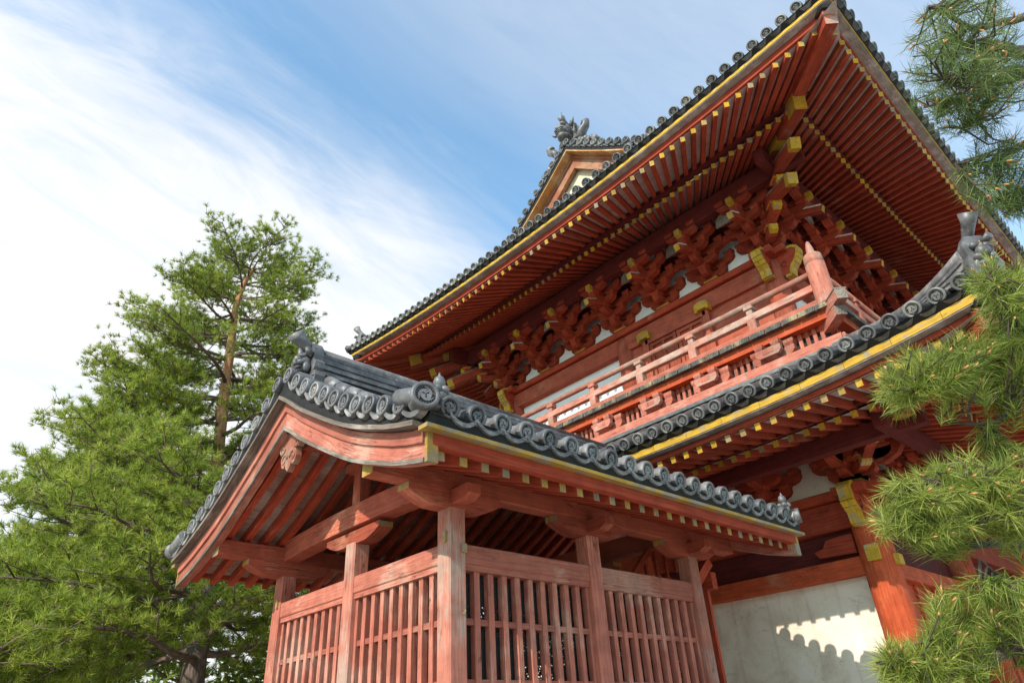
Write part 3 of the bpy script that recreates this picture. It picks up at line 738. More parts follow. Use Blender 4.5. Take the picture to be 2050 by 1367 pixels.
# door bay
m=MB()
m.box((WX-.01,(WY+6.92)/2,7.5),(.09,2.9,1.4),ax=1); m.build('door_side_board',MIDR,gate)
m=MB()
for y in (5.0,6.36): m.box((WX-.10,y,7.46),(.12,.12,1.38),ax=2)
m.box((WX-.10,5.68,8.08),(.12,1.36,.09),ax=1); m.build('door_frame',MIDR,gate)
for y0,y1 in ((5.07,5.67),(5.69,6.29)):
    d=MB(); d.box((WX-.07,(y0+y1)/2,7.42),(.03,y1-y0,1.22),ax=2)
    for y in (y0+.035,y1-.035,(y0+y1)/2): d.box((WX-.10,y,7.42),(.05,.065,1.22),ax=2)
    for z in (6.86,7.25,7.62,7.99): d.box((WX-.098,(y0+y1)/2,z),(.05,y1-y0,.06),ax=1)
    d.build('door_leaf',MIDR,gate)
for y in (5.02,6.34):
    d=MB()
    d.extrude([(-.14,-.04),(-.14,.10),(-.11,.13),(.0,.15),(.11,.13),(.14,.10),(.14,-.04),(.11,-.05),(.08,-.01),(-.08,-.01),(-.11,-.05)],(WX-.17,y,8.14),(0,1,0),Z,(1,0,0),.14,uvax=0)
    d.build('door_pivot_cap',GOLD,gate)
# latticed window frames on the long side
m=MB()
for i in range(1,5):
    x0,x1=UPX[i]+.2,UPX[i+1]-.2
    m.box(((x0+x1)/2,WY-.04,7.45),(x1-x0,.06,1.3),ax=0)
    for k in range(1,6): m.box((x0+(x1-x0)*k/6,WY-.09,7.45),(.09,.06,1.3),ax=2)
m.build('front_door_panels',RED,gate)

def corner_noses(cx_,cy_,sy,z,L,h,nm='gilded_nosing',q=.84):
    for d in ((-1,0,0),(0,-sy,0)):
        m=MB(); dv=Vector(d); p=Vector((cx_,cy_,z))+dv*.10
        poly=[(0,-.16),(.13,-.30),(.24,-.30),(.27,-.14),(.36,-.06),(.42,.02),(L,.10),(L+.02,.20),(L-.05,.27),(.30,.29),(0,.27)]
        poly=[(a*q,b*q+.04) for a,b in poly]; m.extrude(poly,p,dv,Z,dv.cross(Z),.14,0)
        # ochre rim in stepped lobes
        rim=[(.13,-.315),(.25,-.315),(.285,-.15),(.375,-.07),(.435,.01),(L+.015,.09),(L+.035,.21),(L-.05,.285),(.22,.305)]
        rim=[(a*q,b*q+.04) for a,b in rim]
        for (a,b),(c,d_) in zip(rim[:-1],rim[1:]):
            p0=p+dv*a+Z*b; p1=p+dv*c+Z*d_; m.beam(p0,p0+(p1-p0)*.95,.175,.045,up=(dv*-(d_-b)+Z*(c-a)),mi=1)
        for s_ in (-1,1):
            x=dv.cross(Z)*s_*.072
            m.tube([p+x+dv*(.13+.04*math.cos(t))+Z*(.02+.05*math.sin(t)) for t in [q*.7 for q in range(9)]],[.006]*9,5,mi=2)
        m.build(nm,[RED,GOLD,BLACK],gate)
corner_noses(WX,WY,1,8.25,.46,.3); corner_noses(WX,WYF,-1,8.25,.46,.3)

# ------------------------------------------------------------------ balcony
BX,BY=8.72,2.60; BYF=11.24; BXE=26.5
m=MB(); m.box(((BX+9.9)/2,6.92,6.665),(9.9-BX-.02,BYF-BY-.02,.075),ax=0); m.box(((9.9+BXE)/2,3.3,6.665),(BXE-9.9,2*(3.3-BY)-.02,.075),ax=1)
m.box(((9.9+BXE)/2,10.54,6.665),(BXE-9.9,2*(BYF-10.54)-.02,.075),ax=1)
m.build('balcony_floor',SALM,gate)
m=MB(); n_=int((BYF-BY)/.26)
for i in range(n_):
    y0=BY+(BYF-BY)*i/n_; m.box((BX+.03,y0+.13,6.662),(.10,.245,.078),mi=0)
n_=int((BXE-BX)/.26)
for i in range(n_): m.box((BX+.13+(BXE-BX)*i/n_,BY+.03,6.661),(.245,.10,.078))
m.build('floor_plank_end',wood('mossy_plank_end',(.12,.115,.10),(.03,.035,.03),(.38,.28,.16),.45,.5,wsc=3),gate)
m=MB()
m.beam((BX+.14,BY+.1,6.56),(BX+.14,BYF-.1,6.56),.14,.13); m.beam((BX+.1,BY+.14,6.561),(BXE,BY+.14,6.561),.14,.13)
m.beam((BX+.30,BY+.2,6.49),(BX+.30,BYF-.2,6.49),.12,.12); m.beam((BX+.2,BY+.30,6.491),(BXE,BY+.30,6.491),.12,.12)
m.build('balcony_beam',REDB,gate)
# projecting corner joists
for (cx_,cy_,sy) in ((BX,BY,1),(BX,BYF,-1)):
    dgn=Vector((-1,-sy,0)).normalized(); c=Vector((cx_,cy_,0)); m=MB()
    m.beam(c+dgn*.26+Z*6.60,c-dgn*.9+Z*6.60,.15,.15,end=(1,0)); m.beam(c+dgn*.10+Z*6.44,c-dgn*.9+Z*6.44,.15,.15,end=(1,0))
    m.beam(c+dgn*.265+Z*6.685,c-dgn*.06+Z*6.685,.17,.02,mi=1); m.build('corner_joist',[SALM,GREYW],gate)
# waist brackets, slats and sill under the floor
KX,KY=8.97,2.85
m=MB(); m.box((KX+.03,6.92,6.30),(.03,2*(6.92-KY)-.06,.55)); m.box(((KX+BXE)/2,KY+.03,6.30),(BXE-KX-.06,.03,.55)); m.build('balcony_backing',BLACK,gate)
sl=Many('balcony_slat','balcony_slats',gate,[SALM])
y=KY+.1
while y<2*6.92-KY:
    ph=((y-WY)/1.08)%1
    if .32<ph<.70: q=MB(); q.box((KX-.015,y,6.37),(.04,.055,.36),ax=2); sl.add(q,(KX,y,6.4))
    y+=.108
x=KX+.2
while x<16:
    ph=((x-WX)/1.19)%1
    if .32<ph<.70: q=MB(); q.box((x,KY-.015,6.37),(.055,.04,.36),ax=2); sl.add(q,(x,KY,6.4))
    x+=.108
sl.done()
def waist(p,out,al):
    p=Vector(p); out=Vector(out); al=Vector(al); m=MB()
    arm(m,p-Z*.02+out*.05,al,.33,.33,.12,.15,mi=0)
    for s_ in (-.26,0,.26): masu(m,p+out*.05+al*s_+Z*.13,out,.17,.10,mi=0)
    arm(m,p-Z*.02,out,.05,.28,.17,.14,mi=0)
    m.extrude([(-.20,.14),(-.20,.06),(-.15,.01),(.15,.01),(.20,.06),(.20,.14)],p+out*.24,al,Z,out,.07,1)
    for s_ in (-.13,.13): masu(m,p+out*.22+al*s_+Z*.14,out,.13,.09,mi=0,gold=False)
    m.build('waist_bracket',[SALM,BARE],gate)
for i in range(-0,7): waist((KX,WY+1.08*i,6.24),(-1,0,0),(0,1,0))
for i in range(0,7): waist((xs_front[i],KY,6.24),(0,-1,0),(1,0,0))
m=MB()
m.beam((KX-.13,KY-.20,6.10),(KX-.13,2*6.92-KY+.20,6.10),.22,.15,ch=.01); m.beam((KX-.20,KY-.13,6.101),(BXE,KY-.13,6.101),.22,.15,ch=.01)
m.build('balcony_sill',[SALM,BARE],gate)
m=MB()
for j in range(3):
    e=-.02+.05*j; m.beam((KX-.18-e,KY-.3,6.02-.04*j),(KX-.18-e,2*6.92-KY+.3,6.02-.04*j),.20,.03); m.beam((KX-.3,KY-.18-e,6.021-.04*j),(BXE,KY-.18-e,6.021-.04*j),.20,.03)
m.build('flashing_tiles',TILEU,gate)
# railing
RX,RY=8.83,2.71; RYF=2*6.92-RY
rail=MB()
def rl(mb,z,w,h,rnd=False,over=0,mi=0):
    if rnd:
        mb.tube([(RX,RY-over,z),(RX,RYF+over,z)],w,10,mi=mi); mb.tube([(RX-over,RY,z+.002),(BXE,RY,z+.002)],w,10,mi=mi)
    else:
        mb.beam((RX,RY-over,z),(RX,RYF+over,z),w,h,ch=.008,mi=mi); mb.beam((RX-over,RY,z+.003),(BXE,RY,z+.003),w,h,ch=.008,mi=mi)
rl(rail,7.275,.05,0,True); rail.build('handrail',BARE,gate)
r2=MB(); rl(r2,7.03,.10,.115); r2.build('middle_rail',BARE,gate)
r3=MB(); rl(r3,6.755,.15,.105); r3.build('bottom_rail',SALM,gate)
y=3.84
def rpost(x,y):
    m=MB(); m.box((x,y,7.0),(.08,.08,.40),ax=2); m.box((x,y,6.89),(.14,.14,.17),ch=.01,ax=2); m.box((x,y,7.13),(.10,.10,.10),ch=.006,ax=2); m.box((x,y,7.20),(.15,.15,.06),ch=.012,ax=2); m.build('rail_post',[BARE],gate)
while y<RYF-.4: rpost(RX,y); y+=1.09
x=RX+1.15
while x<20: rpost(x,RY); x+=1.19
for yy in (RY,RYF):
    m=MB(); m.lathe([(.14,6.70),(.138,7.38),(.125,7.385),(.125,7.40),(.138,7.41),(.13,7.54),(.085,7.58),(.05,7.59),(.06,7.61),(.052,7.68),(.026,7.80),(.0,7.83)],(RX,yy,0),Z,16)
    m.build('newel_post',BARE,gate)

# ------------------------------------------------------------------ lower storey
def lpillar(x,y,mat=REDB): 
    m=MB(); m.lathe([(.30,0),(.30,.12),(.24,.2)],(x,y,0),Z,20); m.tube([(x,y,.18),(x,y,4.0),(x,y,4.18)],[.215,.212,.18],28); return m.build('pillar',mat,gate)
PX=[9.45,12.6,16.2,20.2,23.8,27.0]
for y in (3.33,10.51): 
    for x in PX: lpillar(x,y)
lpillar(9.45,6.92)
m=MB(); m.box((9.62,6.92,2.1),(.10,7.0,4.2)); 
m.build('plaster_wall',PLAS,gate)
m=MB(); m.box((18,10.5,2.1),(17,.08,4.2)); m.box((27,6.92,2.1),(.08,7.0,4.2)); m.build('rear_wall',PLAS,gate)
m=MB(); m.beam((9.50,3.33,3.345),(9.50,10.5,3.345),.17,.225,ch=.01); m.build('wall_tie_beam',REDB,gate)
m=MB(); m.beam((9.45,3.38,3.29),(27,3.38,3.29),.16,.20,ch=.01); m.beam((9.45,3.38,1.0),(27,3.38,1.0),.16,.20,ch=.01); m.build('front_tie_beam',REDB,gate)
m=MB(); m.box((9.55,6.92,3.66),(.12,7.0,.42),ax=1); m.box((18,3.45,3.62),(17,.10,.44),ax=0); m.build('dark_transom',DARKR,gate)
m=MB(); m.beam((9.47,3.33,4.0),(9.47,10.5,4.0),.26,.36,ch=.015); m.beam((9.45,3.35,4.0),(27,3.35,4.0),.26,.36,ch=.015); m.build('head_beam',RED,gate)
m=MB(); m.beam((9.45,2.98,4.245),(9.45,10.85,4.245),.44,.12,ch=.01); m.beam((9.1,3.33,4.241),(27,3.33,4.241),.44,.12,ch=.01); m.build('top_plate',RED,gate)
m=MB(); m.box((9.52,6.92,4.75),(.05,7.0,1.0)); m.box((18,3.42,4.75),(17,.05,1.0)); m.build('bracket_plaster',PLAS,gate)
m=MB(); m.extrude([(0,0),(.5,.02),(.55,.10),(.42,.13),(.36,.22),(.15,.24),(0,.24)],(9.40,3.55,3.50),(0,1,0),Z,(1,0,0),.06); m.build('carved_bracket',RED,gate)
# mid tie nosing with an ochre pad on the corner pillar
m=MB(); m.box((9.215,3.30,3.43),(.05,.16,.20),ch=.012); m.build('tenon_cap',GOLD,gate)
m=MB(); m.box((9.45,3.10,3.33),(.14,.06,.14),ch=.012); m.build('tenon_cap',GOLD,gate)
corner_noses(9.45,3.33,1,4.02,.40,.3); 
LB=4.31
for i in range(1,6): bracket((9.45,3.33+1.197*i,LB),(-1,0,0),(0,1,0),2,.26,.17,gate,False)
for i in range(1,7): bracket((9.45+1.2*i,3.33,LB),(0,-1,0),(1,0,0),2,.26,.17,gate,False)
corner_bracket(9.45,3.33,1,LB,.26,.17,2,False)
# scroll arms fanning out of the lower corner bracket
m=MB()
for a in (0,45,90):
    d=Vector((-math.cos(R(a)),-math.sin(R(a)),0)); L=.95 if a!=45 else 1.2
    m.extrude([(.25,.0),(.45,-.10),(.65,-.02),(.78,.14),(L,.22),(L+.03,.36),(L-.10,.38),(.6,.22),(.25,.20)],Vector((9.45,3.33,LB+.30)),d,Z,d.cross(Z),.13)
    m.extrude([(L-.12,.20),(L+.035,.215),(L+.045,.375),(L-.10,.395)],Vector((9.45,3.33,LB+.30)),d,Z,d.cross(Z),.14,1)
m.build('scroll_arm',[RED,GOLD],gate)
m=MB(); m.beam((8.50,2.0,4.63),(8.50,11.8,4.63),.15,.20); m.beam((8.1,2.38,4.631),(27,2.38,4.631),.15,.20); m.build('eave_purlin',DARKR,gate)
# inner floor and long side boarding so that the storey is dark inside
m=MB(); m.box((18.3,6.92,4.30),(17.5,7.0,.10)); m.box((18.3,6.92,6.2),(17.5,6.6,.1)); m.box((18.3,6.92,9.55),(17.4,6.6,.06)); m.build('inner_floor',DARKR,gate)
for i in (0,1,3,4):
    m=MB(); x0,x1=PX[i]+.2,PX[i+1]-.2
    m.box(((x0+x1)/2,3.47,2.15),(x1-x0,.06,2.1),ax=0)
    for k in range(1,8): m.box((x0+(x1-x0)*k/8,3.43,2.15),(.07,.06,2.1),ax=2)
    m.build('front_lattice_panel',REDB,gate)
m=MB(); m.box((18.3,6.92,.11),(19.2,8.4,.22)); m.build('stone_platform',plain('granite_platform',(.24,.23,.21),(.38,.36,.33),8,.9,.4),gate)
m=MB(); m.beam((PX[1]+.0,3.9,.2),(PX[1]+.0,3.9,4.1),.25,.25); m.beam((11.0,3.9,.2),(11.0,3.9,4.1),.14,.14); m.build('inner_post',REDB,gate)
# ------------------------------------------------------------------ stair pavilion in front of the gate
pav=thing('stair_pavilion','small gabled stair pavilion with slatted walls and swirl crested tiles, standing before the gate','pavilion',(4.94,5.72,0))
PCX,PCY=4.94,5.72
_T=[(0,4.83),(.108,4.745),(.315,4.588),(.51,4.462),(.717,4.334),(.91,4.219),(1.09,4.11),(1.27,4.01),(1.46,3.914),(1.66,3.837),(1.86,3.749),(2.08,3.677),(2.36,3.602),(2.6,3.55)]
def pf(d):
    d=abs(d)
    for (a,b),(c,e) in zip(_T[:-1],_T[1:]):
        if a<=d<=c: return b+(e-b)*(d-a)/(c-a)
    return _T[-1][1]
def pfs(d):   # smoothed
    return (pf(d)*2+pf(max(0,d-.12))+pf(d+.12))/4
XR0,XR1=2.36,7.52; YE=2.36
# posts
def post(x,y,z1,worn):
    m=MB(); m.box((x,y,z1/2+.06),(.165,.165,z1-.12),ch=.012,ax=2); m.box((x,y,.07),(.30,.30,.14),ch=.02,mi=1); return m.build('post',[worn,PLAS],pav)
for x in (3.3165,4.94,6.565):
    for y in (4.2825,7.17): post(x,y,3.24,BARE if y<5 and x<4 or x>6 and y<5 else SALM)
for x in (3.3165,6.565): post(x,5.72,3.28,BARE if x<4 else SALM)
# bracket boats, purlins
def boat(mb,p,d,L,h,w,mi=0):
    d=Vector(d); poly=[(-L,h),(-L,.62*h),(-L*.86,.38*h),(-L*.66,.12*h),(-L*.5,0),(L*.5,0),(L*.66,.12*h),(L*.86,.38*h),(L,.62*h),(L,h)]
    n=len(poly); mb.extrude(poly,p,d,Z,d.cross(Z),w,mi,side=lambda i,a,b: 1 if (a[0]==b[0]) else mi)
for x in (3.3165,4.94,6.565):
    for y in (4.2825,7.17): 
        m=MB(); boat(m,Vector((x,y,3.235)),(1,0,0),.47,.145,.15)
        s_=-1 if y<5 else 1
        m.extrude([(0,.03),(.16,.03),(.24,.07),(.24,.145),(0,.145)],Vector((x,y+s_*.06,3.235)),(0,s_,0),Z,(1,0,0),.13); m.build('boat_bracket',[MIDR,GOLDW],pav)
for x in (3.3165,6.565): m=MB(); boat(m,Vector((x,5.72,3.265)),(0,1,0),.47,.125,.15); m.build('boat_bracket',[MIDR,GOLDW],pav)
for y in (4.2825,7.17):
    m=MB(); m.beam((2.52,y,3.46),(7.44,y,3.46),.15,.165,ch=.01,end=(1,1)); m.build('purlin',[MIDR,GOLDW],pav)
m=MB(); m.beam((2.68,PCY,4.19),(7.44,PCY,4.19),.14,.16,ch=.01,end=(1,1)); m.build('ridge_purlin',[RED,GOLDW],pav)
for x in (3.3165,6.565):
    m=MB(); K=8
    for k in range(K):
        y0,y1=4.20+3.05*k/K,4.20+3.05*(k+1)/K
        cz=lambda y: 3.49+.05*(1-((y-PCY)/1.5)**2); hh=lambda y: .21-.0*abs(y)
        a0=[(x-.085,y0,cz(y0)-.105),(x+.085,y0,cz(y0)-.105),(x+.085,y0,cz(y0)+.105),(x-.085,y0,cz(y0)+.105)]
        a1=[(x-.085,y1,cz(y1)-.105),(x+.085,y1,cz(y1)-.105),(x+.085,y1,cz(y1)+.105),(x-.085,y1,cz(y1)+.105)]
        m.prism(a0,a1,uo=(y0,3.3),caps=k in (0,K-1))
    m.build('tie_beam',MIDR,pav)
    m=MB(); m.box((x,PCY,3.88),(.12,.13,.60),ax=2,ch=.008); m.beam((x,PCY-.25,4.08),(x,PCY+.25,4.08),.11,.08); m.build('king_post',MIDR,pav)
# slatted walls
def wall(a,b,fixed,axis,nsl,face):
    """between post faces a..b along axis; fixed = centre of the other coordinate; face=+-1 outward side"""
    L=b-a; mid=(a+b)/2
    def bx(mb,c,z,l,t,h,off=0,ch=.0,ax_=None):
        if axis==0: mb.box((c,fixed+off,z),(l,t,h),ch=ch,ax=0 if ax_ is None else ax_)
        else: mb.box((fixed+off,c,z),(t,l,h),ch=ch,ax=1 if ax_ is None else ax_)
    m=MB(); bx(m,mid,2.895,L,.13,.15,ch=.008); bx(m,mid,2.797,L,.105,.045); m.build('top_rail',SALM,pav)
    m=MB()
    for z in (2.405,1.99,1.45): bx(m,mid,z,L,.036,.045)
    m.build('middle_rail',SALM,pav)
    m=MB(); bx(m,mid,.78,L,.13,.16); bx(m,mid,.42,L,.05,.58,ax_=2); m.build('bottom_rail',SALM,pav)
    m=MB(); p=L/(nsl+1)
    for i in range(nsl+2):
        c=a+p*i; w=.056*random.uniform(.94,1.05)
        if i in (0,nsl+1): c+= .018 if i==0 else -.018; w=.036
        bx(m,c,1.82,w,.062,1.91,off=-.0,ax_=2,ch=.004)
    m.build('slat_panel',SALM,pav,label=None)
    m=MB()
    if axis==0: m.face([(a,fixed-face*.045,.86),(b,fixed-face*.045,.86),(b,fixed-face*.045,2.77),(a,fixed-face*.045,2.77)])
    else: m.face([(fixed-face*.045,a,.86),(fixed-face*.045,b,.86),(fixed-face*.045,b,2.77),(fixed-face*.045,a,2.77)])
    m.build('wire_netting',WIRE,pav)
h=.0825
for a,b in ((3.3165+h,4.94-h),(4.94+h,6.565-h)):
    wall(a,b,4.2825,0,9,-1); wall(a,b,7.17,0,9,1)
for a,b in ((4.2825+h,5.72-h),(5.72+h,7.17-h)):
    wall(a,b,3.3165,1,8,-1)
# small brass and wooden pegs on the near corner post
m=MB(); m.box((3.226,4.25,3.01),(.022,.035,.085),ch=.006); m.box((3.37,4.187,2.93),(.04,.02,.07),ch=.008); m.box((3.226,7.13,2.96),(.022,.035,.085),ch=.006); m.build('wedge_peg',GOLDW,pav)
m=MB(); m.tube([(3.355,4.20,2.45),(3.355,4.17,2.44),(3.355,4.165,2.47)],.004,5); m.build('iron_hook',IRON,pav)
# rafters following the curve, both slopes, and boards over them
RP=[(0,4.335),(.5,4.04),(1.0,3.785),(1.44,3.60),(1.9,3.425),(2.22,3.315)]
def rf(d):
    for (a,b),(c,e) in zip(RP[:-1],RP[1:]):
        if a<=d<=c+1e-6: return b+(e-b)*(d-a)/(c-a)
    return RP[-1][1]
x=2.62; i=0
while x<7.45:
    for sg in (-1,1):
        m=MB()
        for (a,b),(c,e) in zip(RP[:-1],RP[1:]):
            m.prism([(x-.034,PCY+sg*a,b-.048),(x+.034,PCY+sg*a,b-.048),(x+.034,PCY+sg*a,b+.048),(x-.034,PCY+sg*a,b+.048)],
                    [(x-.034,PCY+sg*c,e-.048),(x+.034,PCY+sg*c,e-.048),(x+.034,PCY+sg*c,e+.048),(x-.034,PCY+sg*c,e+.048)],0,end=(0,1 if c==2.22 else 0),caps=(c==2.22))
        m.build('rafter',[RED,GOLDW],pav)
    x+=.1995
m=MB()
for sg in (-1,1):
    for k in range(11):
        d0,d1=2.2*k/11,2.2*(k+1)/11
        for q in range(8):
            x0,x1=2.50+4.98*q/8,2.50+4.98*(q+1)/8
            m.face([(x0,PCY+sg*d0,rf(d0)+.05),(x1,PCY+sg*d0,rf(d0)+.05),(x1,PCY+sg*d1,rf(d1)+.05),(x0,PCY+sg*d1,rf(d1)+.05)],[(x0,d0),(x1,d0),(x1,d1),(x0,d1)])
m.build('soffit_boards',wood('brown_soffit_board',(.30,.17,.12),(.20,.10,.07),(.36,.27,.22),.5,.6),pav)
# eave boards
for sg in (-1,1):
    m=MB(); m.beam((2.50,PCY+sg*2.26,3.375),(7.46,PCY+sg*2.26,3.375),.07,.085,end=0); m.build('eave_batten',RED,pav)
    m=MB(); m.beam((2.40,PCY+sg*2.315,3.434),(7.56,PCY+sg*2.315,3.434),.10,.030); m.build('eave_edge_board',GOLDW,pav)
    m=MB(); m.prism([(2.44,PCY+sg*2.30,3.468),(2.44,PCY+sg*2.33,3.468),(2.44,PCY+sg*2.345,3.56),(2.44,PCY+sg*2.2,3.60)],[(7.54,PCY+sg*2.30,3.468),(7.54,PCY+sg*2.33,3.468),(7.54,PCY+sg*2.345,3.56),(7.54,PCY+sg*2.2,3.60)]); m.build('tile_shade_strip',BLACK,pav)  # black filler, paints the shadow gap between tiles and edge board
# barge boards with trims
for end,xb,ox in ((0,2.50,-1),(1,7.46,1)):
    for sg in (-1,1):
        K=12; bt=lambda d: pfs(d)-.285+.10*(d/2.28); bb=lambda d: bt(d)-.285+.055*(d/2.28)
        mm=MB(); tr=MB(); lo=MB(); ub=MB(); bk=MB(); in_=MB()
        DE=2.26
        for k in range(K):
            d0,d1=DE*k/K,DE*(k+1)/K
            def slab(mb,xa,xb_,f0,f1,uo=(0,0),caps=False,e=0):
                r0=[(xa,PCY+sg*d0,f0(d0)),(xb_,PCY+sg*d0,f0(d0)),(xb_,PCY+sg*d0,f1(d0)),(xa,PCY+sg*d0,f1(d0))]
                r1=[(xa,PCY+sg*d1,f0(d1)),(xb_,PCY+sg*d1,f0(d1)),(xb_,PCY+sg*d1,f1(d1)),(xa,PCY+sg*d1,f1(d1))]
                mb.prism(r0,r1,0,end=e,uo=(uo[0]+d0*1.25,uo[1]),caps=caps)
            last=(k==K-1)
            slab(mm,xb-.04,xb+.04,bb,bt,(sg*7,1),last,(0,1))
            slab(tr,xb+ox*.035,xb+ox*.062,lambda d: bt(d)-.10,lambda d: bt(d)+.0,(3+sg,5),last)     # raised upper band
            slab(lo,xb+ox*.034,xb+ox*.055,lambda d: bb(d)-.004,lambda d: bb(d)+.030,(2,sg),last)
            slab(ub,xb-.02+ox*.125-.0,xb-.02+ox*.125+.17 if ox<0 else xb-.06,lambda d: bt(d)+.008,lambda d: bt(d)+.045,(1,1+sg),last) if ox<0 else slab(ub,xb-.04,xb+.13,lambda d: bt(d)+.008,lambda d: bt(d)+.045,(1,1),last)
            slab(bk,xb-(.10 if ox<0 else -.02),xb+(.30 if ox<0 else .10),lambda d: bt(d)+.046,lambda d: pfs(d)-.075,(0,0),last)  # black strip painted as shade below the rake tiles
        mm.build('barge_board',[SALM,GOLDW],pav); tr.build('barge_band',SALM,pav); lo.build('barge_lower_trim',GREYW,pav); ub.build('gable_edge_board',GREYW,pav); bk.build('tile_shade_strip',BLACK,pav)
        e=MB(); d=DE+.004; e.prism([(xb-.045,PCY+sg*d,bb(d)-.003),(xb+.045,PCY+sg*d,bb(d)-.003),(xb+.045,PCY+sg*d,bt(d)+.003),(xb-.045,PCY+sg*d,bt(d)+.003)],[(xb-.045,PCY+sg*(d+.03),bb(d)-.003),(xb+.045,PCY+sg*(d+.03),bb(d)-.003),(xb+.045,PCY+sg*(d+.03),bt(d)+.003),(xb-.045,PCY+sg*(d+.03),bt(d)+.003)])
        e.build('barge_end_cap',GOLDW,pav)
# hanging fish carving
g=MB(); xg=2.555; CW=wood('bleached_carving',(.50,.19,.12),(.38,.10,.06),(.42,.30,.22),.6,.6,wsc=9)
half=[(0,.42),(.06,.40),(.12,.42),(.17,.39),(.22,.41),(.245,.36),(.22,.32),(.18,.33),(.15,.31),(.165,.26),(.20,.235),(.205,.18),(.17,.14),(.13,.155),(.135,.115),(.15,.06),(.13,.01),(.085,-.01),(.06,.03),(.045,-.02),(0,-.06)]
poly=[(a_,b_) for a_,b_ in half]+[(-a_,b_) for a_,b_ in half[::-1][1:-1]]
g.extrude(poly,(xg,PCY,3.90),(0,1,0),Z,(1,0,0),.055,uvax=1)
def scroll(c,r0,turns,a0,dirn,rad,k=14):
    pts=[]
    for i in range(k):
        t=i/(k-1); a=a0+dirn*turns*6.283*t; rr=r0*(1-.75*t); pts.append((xg-.03,c[0]+rr*math.cos(a),c[1]+rr*math.sin(a)))
    g.tube(pts,[rad*(1-.35*i/(k-1)) for i in range(k)],6,up=(1,0,0))
for s_ in (-1,1):
    D=1 if s_>0 else -1; A=math.pi if s_>0 else 0
    scroll((PCY+s_*.085,3.97),.062,1.1,A,-D,.012); scroll((PCY+s_*.14,4.09),.055,1.0,A,D,.012); scroll((PCY+s_*.19,4.26),.04,.9,A,D,.010)
g.build('hanging_fish_carving',CW,pav)
g=MB(); xg=2.50
for k in range(6): a=k*math.pi/3; g.ell((xg,PCY+.035*math.cos(a),4.26+.035*math.sin(a)),(.016,.022,.022))
g.ell((xg-.01,PCY,4.26),(.02,.02,.02)); g.build('gable_rosette',BLACK,pav)
# roof tiles
roof=MB(); cov=MB(); lip=MB()
for sg in (-1,1):
    K=12
    for k in range(K):
        d0,d1=YE*k/K,YE*(k+1)/K
        roof.face([(2.46,PCY+sg*d0,pfs(d0)-.05),(7.52,PCY+sg*d0,pfs(d0)-.05),(7.52,PCY+sg*d1,pfs(d1)-.05),(2.46,PCY+sg*d1,pfs(d1)-.05)])
        roof.face([(2.46,PCY+sg*d0,pfs(d0)-.075),(7.52,PCY+sg*d0,pfs(d0)-.075),(7.52,PCY+sg*d1,pfs(d1)-.075),(2.46,PCY+sg*d1,pfs(d1)-.075)])
    n_=20; pt=(7.47-2.60)/n_
    for i in range(n_+1):
        x=2.60+pt*i
        if 0<i<n_: 
            for k in range(12):
                d0,d1=.1+(YE-.12)*k/12,.1+(YE-.12)*(k+1.06)/12; cov.tube([(x,PCY+sg*d0,pfs(d0)+.0),(x,PCY+sg*min(d1,YE-.02),pfs(d1)-.006)],[.066,.072],8,caps=False)
        put_disc(DISC_P,(x,PCY+sg*YE,pf(YE)+.005),(0,sg,0),.24,pav,'tile_end')
        if i<n_:
            for k in range(7):
                q0,q1=k/7,(k+1)/7
                f=lambda q,dz,e: (x+pt*q,PCY+sg*(YE-e),pf(YE)-.015-.062*math.sin(math.pi*q)**.8+dz)
                lip.face([f(q0,0,.004),f(q1,0,.004),f(q1,-.033,.004),f(q0,-.033,.004)],sm=True); lip.face([f(q0,-.033,.004),f(q1,-.033,.004),f(q1,-.043,.07),f(q0,-.043,.07)]); lip.face([f(q0,0,.004),f(q1,0,.004),f(q1,.01,.2),f(q0,.01,.2)])
r=roof.build('roof',TILE,pav); cov.build('cover_tiles',TILE,r); 
